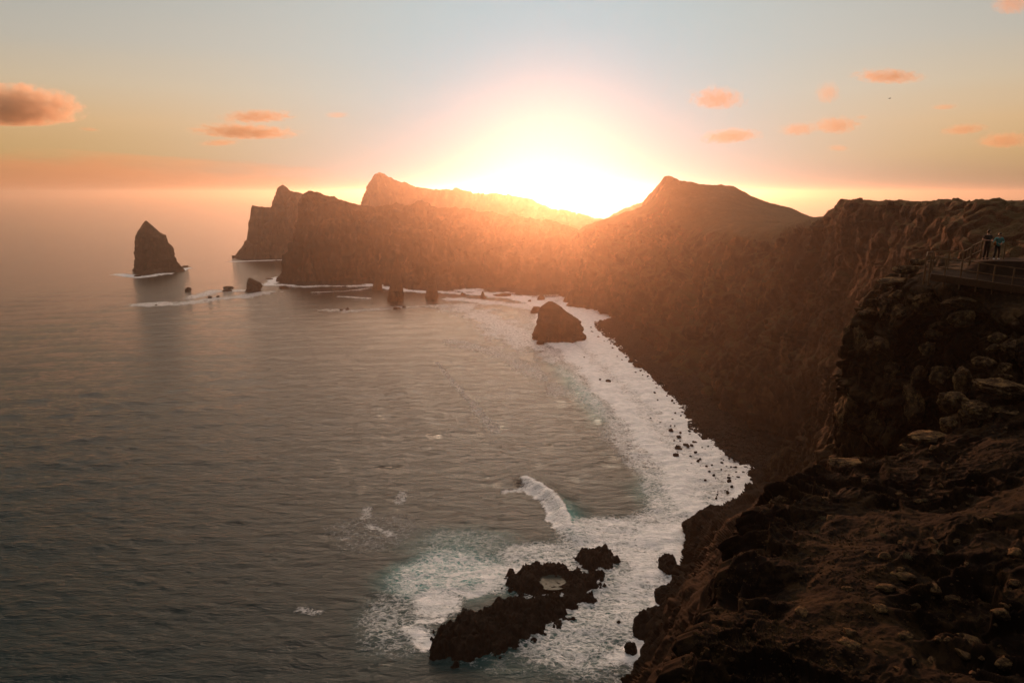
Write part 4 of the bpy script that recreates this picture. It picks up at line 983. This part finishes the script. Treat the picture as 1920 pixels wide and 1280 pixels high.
def person(loc, rz, H, label, pose, top_mat, long_hair, shoes, jacket):
    root = empty('person', loc); root.rotation_euler = (0, 0, rz); tag(root, label, 'person'); k = H / 1.75
    hipz, shz = 0.92, 1.43
    J = pose
    def limb(a, b, c, r_): return [(*a, r_[0]), (*((Vector(a) + Vector(b)) / 2), r_[0] * 0.96), (*b, r_[1]), (*((Vector(b) + Vector(c)) / 2), r_[1] * 1.02), (*c, r_[2])]
    V = [(0, 0, 0.98, 0.135, 0.095), (0, 0, 1.12, 0.125, 0.09), (0, J['lean'] * 0.5, 1.28, 0.15, 0.10), (0, J['lean'], 1.40, 0.145, 0.085), (0, J['lean'], 1.49, 0.06, 0.055), (0, J['lean'] - 0.01, 1.56, 0.052, 0.05)]
    E = [(i, i + 1) for i in range(5)]
    for s in (-1, 1):
        sh_ = (0.19 * s, J['lean'], 1.40); el, wr = J['el'][s], J['wr'][s]
        i = len(V); V += limb(sh_, el, wr, (0.05, 0.038, 0.026)); E += [(3, i)] + [(i + j, i + j + 1) for j in range(4)]
        hp = (0.09 * s, 0, 0.90); kn, an = J['kn'][s], J['an'][s]
        i = len(V); V += limb(hp, kn, an, (0.085, 0.055, 0.038)); E += [(0, i)] + [(i + j, i + j + 1) for j in range(4)]
        j0 = len(V); V += [(an[0], an[1] + 0.0, 0.045, 0.035), (an[0] + 0.02 * s, an[1] - 0.15, 0.03, 0.03)]; E += [(i + 4, j0), (j0, j0 + 1)]
        hv, he = hand(wr, Vector(wr) - Vector(el), s); j1 = len(V); V += hv; E += [(a + j1, b + j1) for a, b in he]; E.append((i - 0 if False else (j1 - 2 - 5 - 1), j1)) if False else None
        hands.append((hv, he)) if False else None
        # link the wrist of this arm to the palm
        E.append((j1 - 2 - 5 - 1, j1))
    body = skin_obj('body', V, E, M_skin, root); bake(body)
    hd = head_mesh(np.array((0, J['lean'] - 0.03, 1.645)), J['yaw'], J['nod'], root, M_hair, long_hair)
    join_into(body, [hd])
    # clothing: own skins a little larger
    T = [(0, 0, 0.84, 0.175, 0.14), (0, 0, 1.0, 0.178, 0.14), (0, 0, 1.14, 0.165, 0.13), (0, J['lean'] * 0.5, 1.28, 0.182, 0.14), (0, J['lean'], 1.40, 0.172, 0.128), (0, J['lean'], 1.485, 0.105, 0.095)]; TE = [(i, i + 1) for i in range(5)]
    for s in (-1, 1):
        sh_ = Vector((0.19 * s, J['lean'], 1.40)); el, wr = Vector(J['el'][s]), Vector(J['wr'][s]); i = len(T)
        if jacket:
            T += [(*sh_, 0.075), (*sh_.lerp(el, 0.5), 0.068), (*el, 0.062), (*el.lerp(wr, 0.5), 0.056), (*el.lerp(wr, 0.88), 0.05)]; n_ = 5
        else:
            T += [(*sh_, 0.072), (*sh_.lerp(el, 0.4), 0.068), (*sh_.lerp(el, 0.7), 0.064)]; n_ = 3
        TE += [(4, i)] + [(i + j, i + j + 1) for j in range(n_ - 1)]
    bake(skin_obj('jacket' if jacket else 'shirt', T, TE, top_mat, root))
    Q = [(0, 0, 1.04, 0.155, 0.12), (0, 0, 0.92, 0.16, 0.125)]; QE = [(0, 1)]
    for s in (-1, 1):
        hp = Vector((0.095 * s, 0, 0.86)); kn, an = Vector(J['kn'][s]), Vector(J['an'][s]); i = len(Q)
        Q += [(*hp, 0.10), (*hp.lerp(kn, 0.5), 0.092), (*kn, 0.074), (*kn.lerp(an, 0.5), 0.066), (*kn.lerp(an, 0.97), 0.058)]; QE += [(1, i)] + [(i + j, i + j + 1) for j in range(4)]
    bake(skin_obj('trousers', Q, QE, M_black, root))
    for s in (-1, 1):
        an = J['an'][s]
        bake(skin_obj('shoe', [(an[0], an[1] + 0.035, 0.05, 0.046, 0.05), (an[0] + 0.005 * s, an[1] - 0.06, 0.045, 0.046, 0.045), (an[0] + 0.015 * s, an[1] - 0.15, 0.035, 0.042, 0.032)], [(0, 1), (1, 2)], shoes, root, 2))
    root.scale = (k, k, k)
    return root
pm_ = {'lean': 0.02, 'yaw': R(62), 'nod': R(10), 'el': {-1: (-0.30, 0.06, 1.16), 1: (0.27, -0.02, 1.13)}, 'wr': {-1: (-0.06, -0.20, 1.15), 1: (0.10, -0.24, 1.14)},
       'kn': {-1: (-0.11, -0.03, 0.50), 1: (0.12, 0.0, 0.50)}, 'an': {-1: (-0.12, 0.03, 0.085), 1: (0.13, 0.03, 0.085)}}
pw_ = {'lean': -0.05, 'yaw': R(-15), 'nod': R(26), 'el': {-1: (-0.32, -0.02, 1.16), 1: (0.33, -0.02, 1.18)}, 'wr': {-1: (-0.07, -0.22, 1.05), 1: (0.08, -0.22, 1.08)},
       'kn': {-1: (-0.12, -0.05, 0.50), 1: (0.12, -0.03, 0.50)}, 'an': {-1: (-0.16, 0.0, 0.085), 1: (0.14, 0.02, 0.085)}}
a = P(1847, 486.5, 42.2); b = P(1867, 486.5, 41.6)
person(Vector(a), R(8), 1.80, 'person in black t-shirt and trousers with folded arms, looking right, by the stair railing', pm_, M_black, False, M_black, False)
person(Vector(b), R(-4), 1.60, 'person in teal jacket and white shoes with long dark hair, looking down at their hands', pw_, M_teal, True, M_shoe, True)
bm = bmesh.new(); bmesh.ops.create_cube(bm, size=1.0); bmesh.ops.scale(bm, vec=(0.17, 0.09, 0.22), verts=bm.verts)
for v_ in bm.verts:
    if v_.co.z > 0: v_.co.x *= 0.8
bagroot = empty('shoulder_bag', Vector(b) + Vector((-0.26, -0.10, 0.98))); tag(bagroot, 'small ochre bag hanging at the hip of the person in teal', 'bag')
bm_obj('pouch', bm, M_bag, bagroot, 0.025, True)
bm = bmesh.new(); bar_into(bm, (-0.04, 0, 0.10), (0.10, 0.06, 0.42), 0.025, 0.008); bm_obj('strap', bm, M_bag, bagroot)

# ------------------------------------------------------------------ scrub on the terrace
M_scrub = simple('dry_scrub', (0.085, 0.075, 0.04), 0.9, nscale=10)
def scrub(u, v, size, label, seed):
    dg = bpy.context.evaluated_depsgraph_get(); hit, loc, nn, _, ob, _ = scene.ray_cast(dg, Vector((0, 0, CAM_H)), Vector(ray(u, v)).normalized())
    if not hit: return
    r_ = np.random.default_rng(seed); vs, fs = [], []
    for k in range(420):
        d = r_.normal(size=3); d[2] = abs(d[2]) * 0.8; d /= np.linalg.norm(d); q = d * size * r_.uniform(0.2, 1) * np.array((1, 1, 0.65))
        t = r_.normal(size=3); t /= np.linalg.norm(t); s_ = np.cross(t, d); s_ /= np.linalg.norm(s_) + 1e-6; l = size * 0.16; i = len(vs)
        vs += [q - t * l * 0.5, q + s_ * l * 0.14, q + t * l * 0.5, q - s_ * l * 0.14]; fs.append((i, i + 1, i + 2, i + 3))
    o = raw_mesh('foliage', np.array(vs), np.array(fs), M_scrub, smooth=False)
    root = empty('shrub', loc); tag(root, label, 'shrub'); o.parent = root
    bm = bmesh.new()
    for k in range(9):
        an = r_.uniform(0, 6.28); bar_into(bm, (0, 0, -0.03), (math.cos(an) * size * 0.5, math.sin(an) * size * 0.5, size * r_.uniform(0.2, 0.5)), 0.008, 0.008)
    bm_obj('stem', bm, M_scrub, root)
for i, (u, v, s, lb) in enumerate([(1655, 1004, 0.22, 'pale dry shrub on the terrace above the striped outcrop tail'), (1702, 1044, 0.26, 'widest dry shrub right of the striped outcrop'), (1760, 1036, 0.2, 'dry shrub between the widest shrub and the flat lit outcrop'),
                                   (1735, 938, 0.16, 'small dark shrub left of the glowing orange stone, on bare ground'), (1820, 930, 0.2, 'low shrub right of the glowing orange stone'), (1545, 972, 0.2, 'shrub hugging the weathered hump near the rim'), (1530, 998, 0.18, 'shrub just above the large striped outcrop')]):
    scrub(u, v, s, lb, 900 + i)

# ------------------------------------------------------------------ bird
M_bird = simple('dark_feathers', (0.03, 0.03, 0.03), 0.8)
root = empty('bird', Vector(P(1668, 185, 160))); tag(root, 'tiny dark bird gliding high on the right of the sky', 'bird')
bake(skin_obj('body', [(0, 0, 0, 0.07), (0.16, 0, 0.01, 0.06), (-0.2, 0, 0, 0.03), (0.25, 0, 0.02, 0.035), (0.32, 0, 0.01, 0.01)], [(0, 1), (0, 2), (1, 3), (3, 4)], M_bird, root))
for s in (-1, 1):
    V = [(0.08, 0.04 * s, 0.03), (0.12, 0.35 * s, 0.14), (-0.02, 0.72 * s, 0.06), (-0.1, 0.38 * s, 0.12), (-0.1, 0.04 * s, 0.03)]
    V2 = V + [(x, y, z - 0.015) for x, y, z in V]; me = bpy.data.meshes.new('wing')
    me.from_pydata(V2, [], [(0, 1, 2, 3, 4), (9, 8, 7, 6, 5)] + [(i, i + 5, (i + 1) % 5 + 5, (i + 1) % 5) for i in range(5)]); me.materials.append(M_bird)
    o = bpy.data.objects.new('wing', me); col.objects.link(o); o.parent = root

# ------------------------------------------------------------------ clouds
def cloud_mat(name, dens, colr, aniso=0.45, ns=2.2, cut=0.12):
    m = bpy.data.materials.new(name); m.use_nodes = True; t = m.node_tree; t.nodes.clear(); N_ = t.nodes.new; L_ = t.links.new
    o_ = N_('ShaderNodeOutputMaterial'); v_ = N_('ShaderNodeVolumePrincipled'); v_.inputs['Color'].default_value = (*colr, 1)
    v_.inputs['Anisotropy'].default_value = aniso; L_(v_.outputs[0], o_.inputs['Volume'])
    tc_ = N_('ShaderNodeTexCoord'); ln = N_('ShaderNodeVectorMath'); ln.operation = 'LENGTH'; L_(tc_.outputs['Object'], ln.inputs[0])
    oi = N_('ShaderNodeObjectInfo'); ad = N_('ShaderNodeVectorMath'); ad.operation = 'MULTIPLY_ADD'; L_(tc_.outputs['Object'], ad.inputs[0]); ad.inputs[1].default_value = (2.2, 1.2, 1.0)
    cb = N_('ShaderNodeCombineXYZ'); mu = N_('ShaderNodeMath'); mu.operation = 'MULTIPLY'; L_(oi.outputs['Random'], mu.inputs[0]); mu.inputs[1].default_value = 40; L_(mu.outputs[0], cb.inputs[0]); L_(cb.outputs[0], ad.inputs[2])
    no = N_('ShaderNodeTexNoise'); no.inputs['Scale'].default_value = ns; no.inputs['Detail'].default_value = 4; no.inputs['Roughness'].default_value = 0.6; L_(ad.outputs[0], no.inputs['Vector'])
    a_ = N_('ShaderNodeMath'); a_.operation = 'MULTIPLY_ADD'; L_(no.outputs['Fac'], a_.inputs[0]); a_.inputs[1].default_value = 2.4; a_.inputs[2].default_value = -0.25 - cut
    b_ = N_('ShaderNodeMath'); b_.operation = 'SUBTRACT'; L_(a_.outputs[0], b_.inputs[0]); L_(ln.outputs['Value'], b_.inputs[1])
    r_ = N_('ShaderNodeMapRange'); r_.interpolation_type = 'SMOOTHSTEP'; L_(b_.outputs[0], r_.inputs[0]); r_.inputs[1].default_value = 0.0; r_.inputs[2].default_value = 0.5; r_.inputs[3].default_value = 0; r_.inputs[4].default_value = dens
    L_(r_.outputs[0], v_.inputs['Density']); return m
def cloud(u, v, wpx, hpx, dist, label, mat, seed, lump=0.3, name='cloud', cat='cloud', group=None):
    c = P(u, v, dist); k = dist / 1280; V, F = ico(4); V = V * (1 + lump * 0.4 * fbm(V * 1.5 + seed, 2, seed))[:, None]
    V[:, 2] = np.where(V[:, 2] < 0, V[:, 2] * 0.7, V[:, 2])
    o = raw_mesh(name, V, F, mat); o.location = Vector(c); o.scale = (wpx * k * 0.68, wpx * k * 0.4, hpx * k * 0.78); o.rotation_euler = (0, 0 if seed == 90 else math.radians(((seed * 37) % 11 - 5) * 0.8), 0); return tag(o, label, cat, group)
M_cd = cloud_mat('dense_cloud', 0.0045, (0.86, 0.68, 0.52), 0.35, ns=3.2, cut=0.0); M_cl = cloud_mat('thin_cloud', 0.0030, (0.80, 0.58, 0.38), 0.3, ns=3.2)
M_bank = cloud_mat('cloud_bank', 0.00007, (0.7, 0.47, 0.30), 0.3, ns=1.6, cut=-0.15)
for i, (u, v, w_, h_, lb, m_) in enumerate([
    (22, 203, 190, 60, 'big grey-topped cloud with a glowing belly at the left edge', M_cd),
    (168, 243, 34, 6, 'tiny grey wisp right of the big left cloud', M_cl),
    (482, 219, 118, 18, 'flat pink cloud highest above the far-left headland', M_cl),
    (460, 248, 165, 22, 'long pale cloud in the middle of the trio above the far-left headland', M_cl),
    (412, 268, 66, 10, 'small cloud lowest of the trio above the far-left headland', M_cl),
    (632, 216, 40, 10, 'very faint wisp right of the trio over the headland', M_cl),
    (1345, 186, 86, 34, 'pale peach cloud highest right of the sun glow', M_cl),
    (1370, 256, 96, 22, 'pale flat cloud over the peaked hill', M_cl),
    (1552, 175, 40, 32, 'faint ragged puff above the twin clouds', M_cl),
    (1666, 144, 108, 19, 'slim bright orange cloud highest on the right', M_cl),
    (1497, 243, 62, 20, 'left and smaller one of the twin orange clouds', M_cl),
    (1568, 236, 76, 26, 'right and larger one of the twin orange clouds', M_cl),
    (1572, 278, 36, 10, 'small dab of cloud under the twin orange clouds', M_cl),
    (1771, 201, 42, 9, 'little grey-brown cloud right of the slim bright one', M_cl),
    (1616, 220, 22, 7, 'tiniest grey wisp beside the twin orange clouds', M_cl),
    (1808, 243, 72, 16, 'flat orange cloud over the plateau', M_cl),
    (1884, 264, 84, 24, 'greyish cloud trailing down to the right edge', M_cl),
    (1898, 8, 60, 30, 'orange cloud clipped by the top right corner', M_cl)]):
    cloud(u, v, w_, h_, 11000 + 400 * (i % 5), lb, m_, 40 + i)
cloud(60, 345, 900, 72, 34000, 'low dusky cloud bank lying on the horizon at the left', M_bank, 90, lump=0.25, name='cloud_bank', cat='cloud bank')

# ------------------------------------------------------------------ haze
HZ_TOP = 3 + max(max((o_.matrix_world @ Vector(c_)).z for c_ in o_.bound_box) for o_ in scene.objects if o_.type == 'MESH' and o_.get('category') in ('headland', 'cliff'))
print('haze top', HZ_TOP)
bm = bmesh.new(); bmesh.ops.create_cube(bm, size=1.0)
hz = bpy.data.meshes.new('haze'); bmesh.ops.transform(bm, matrix=Matrix.Translation((0, 0, (HZ_TOP - 10) / 2)) @ Matrix.Diagonal((36000, 36000, HZ_TOP + 10, 1)), verts=bm.verts); bm.to_mesh(hz); bm.free()
m = bpy.data.materials.new('haze_air'); m.use_nodes = True; t = m.node_tree; t.nodes.clear()
o_ = t.nodes.new('ShaderNodeOutputMaterial'); v_ = t.nodes.new('ShaderNodeVolumePrincipled'); t.links.new(v_.outputs[0], o_.inputs['Volume'])
v_.inputs['Color'].default_value = (0.76, 0.68, 0.61, 1); v_.inputs['Density'].default_value = 0.00017; v_.inputs['Anisotropy'].default_value = 0.855
hz.materials.append(m); o = bpy.data.objects.new('haze', hz); col.objects.link(o); tag(o, 'warm evening haze over the bay', 'haze', kind='stuff')
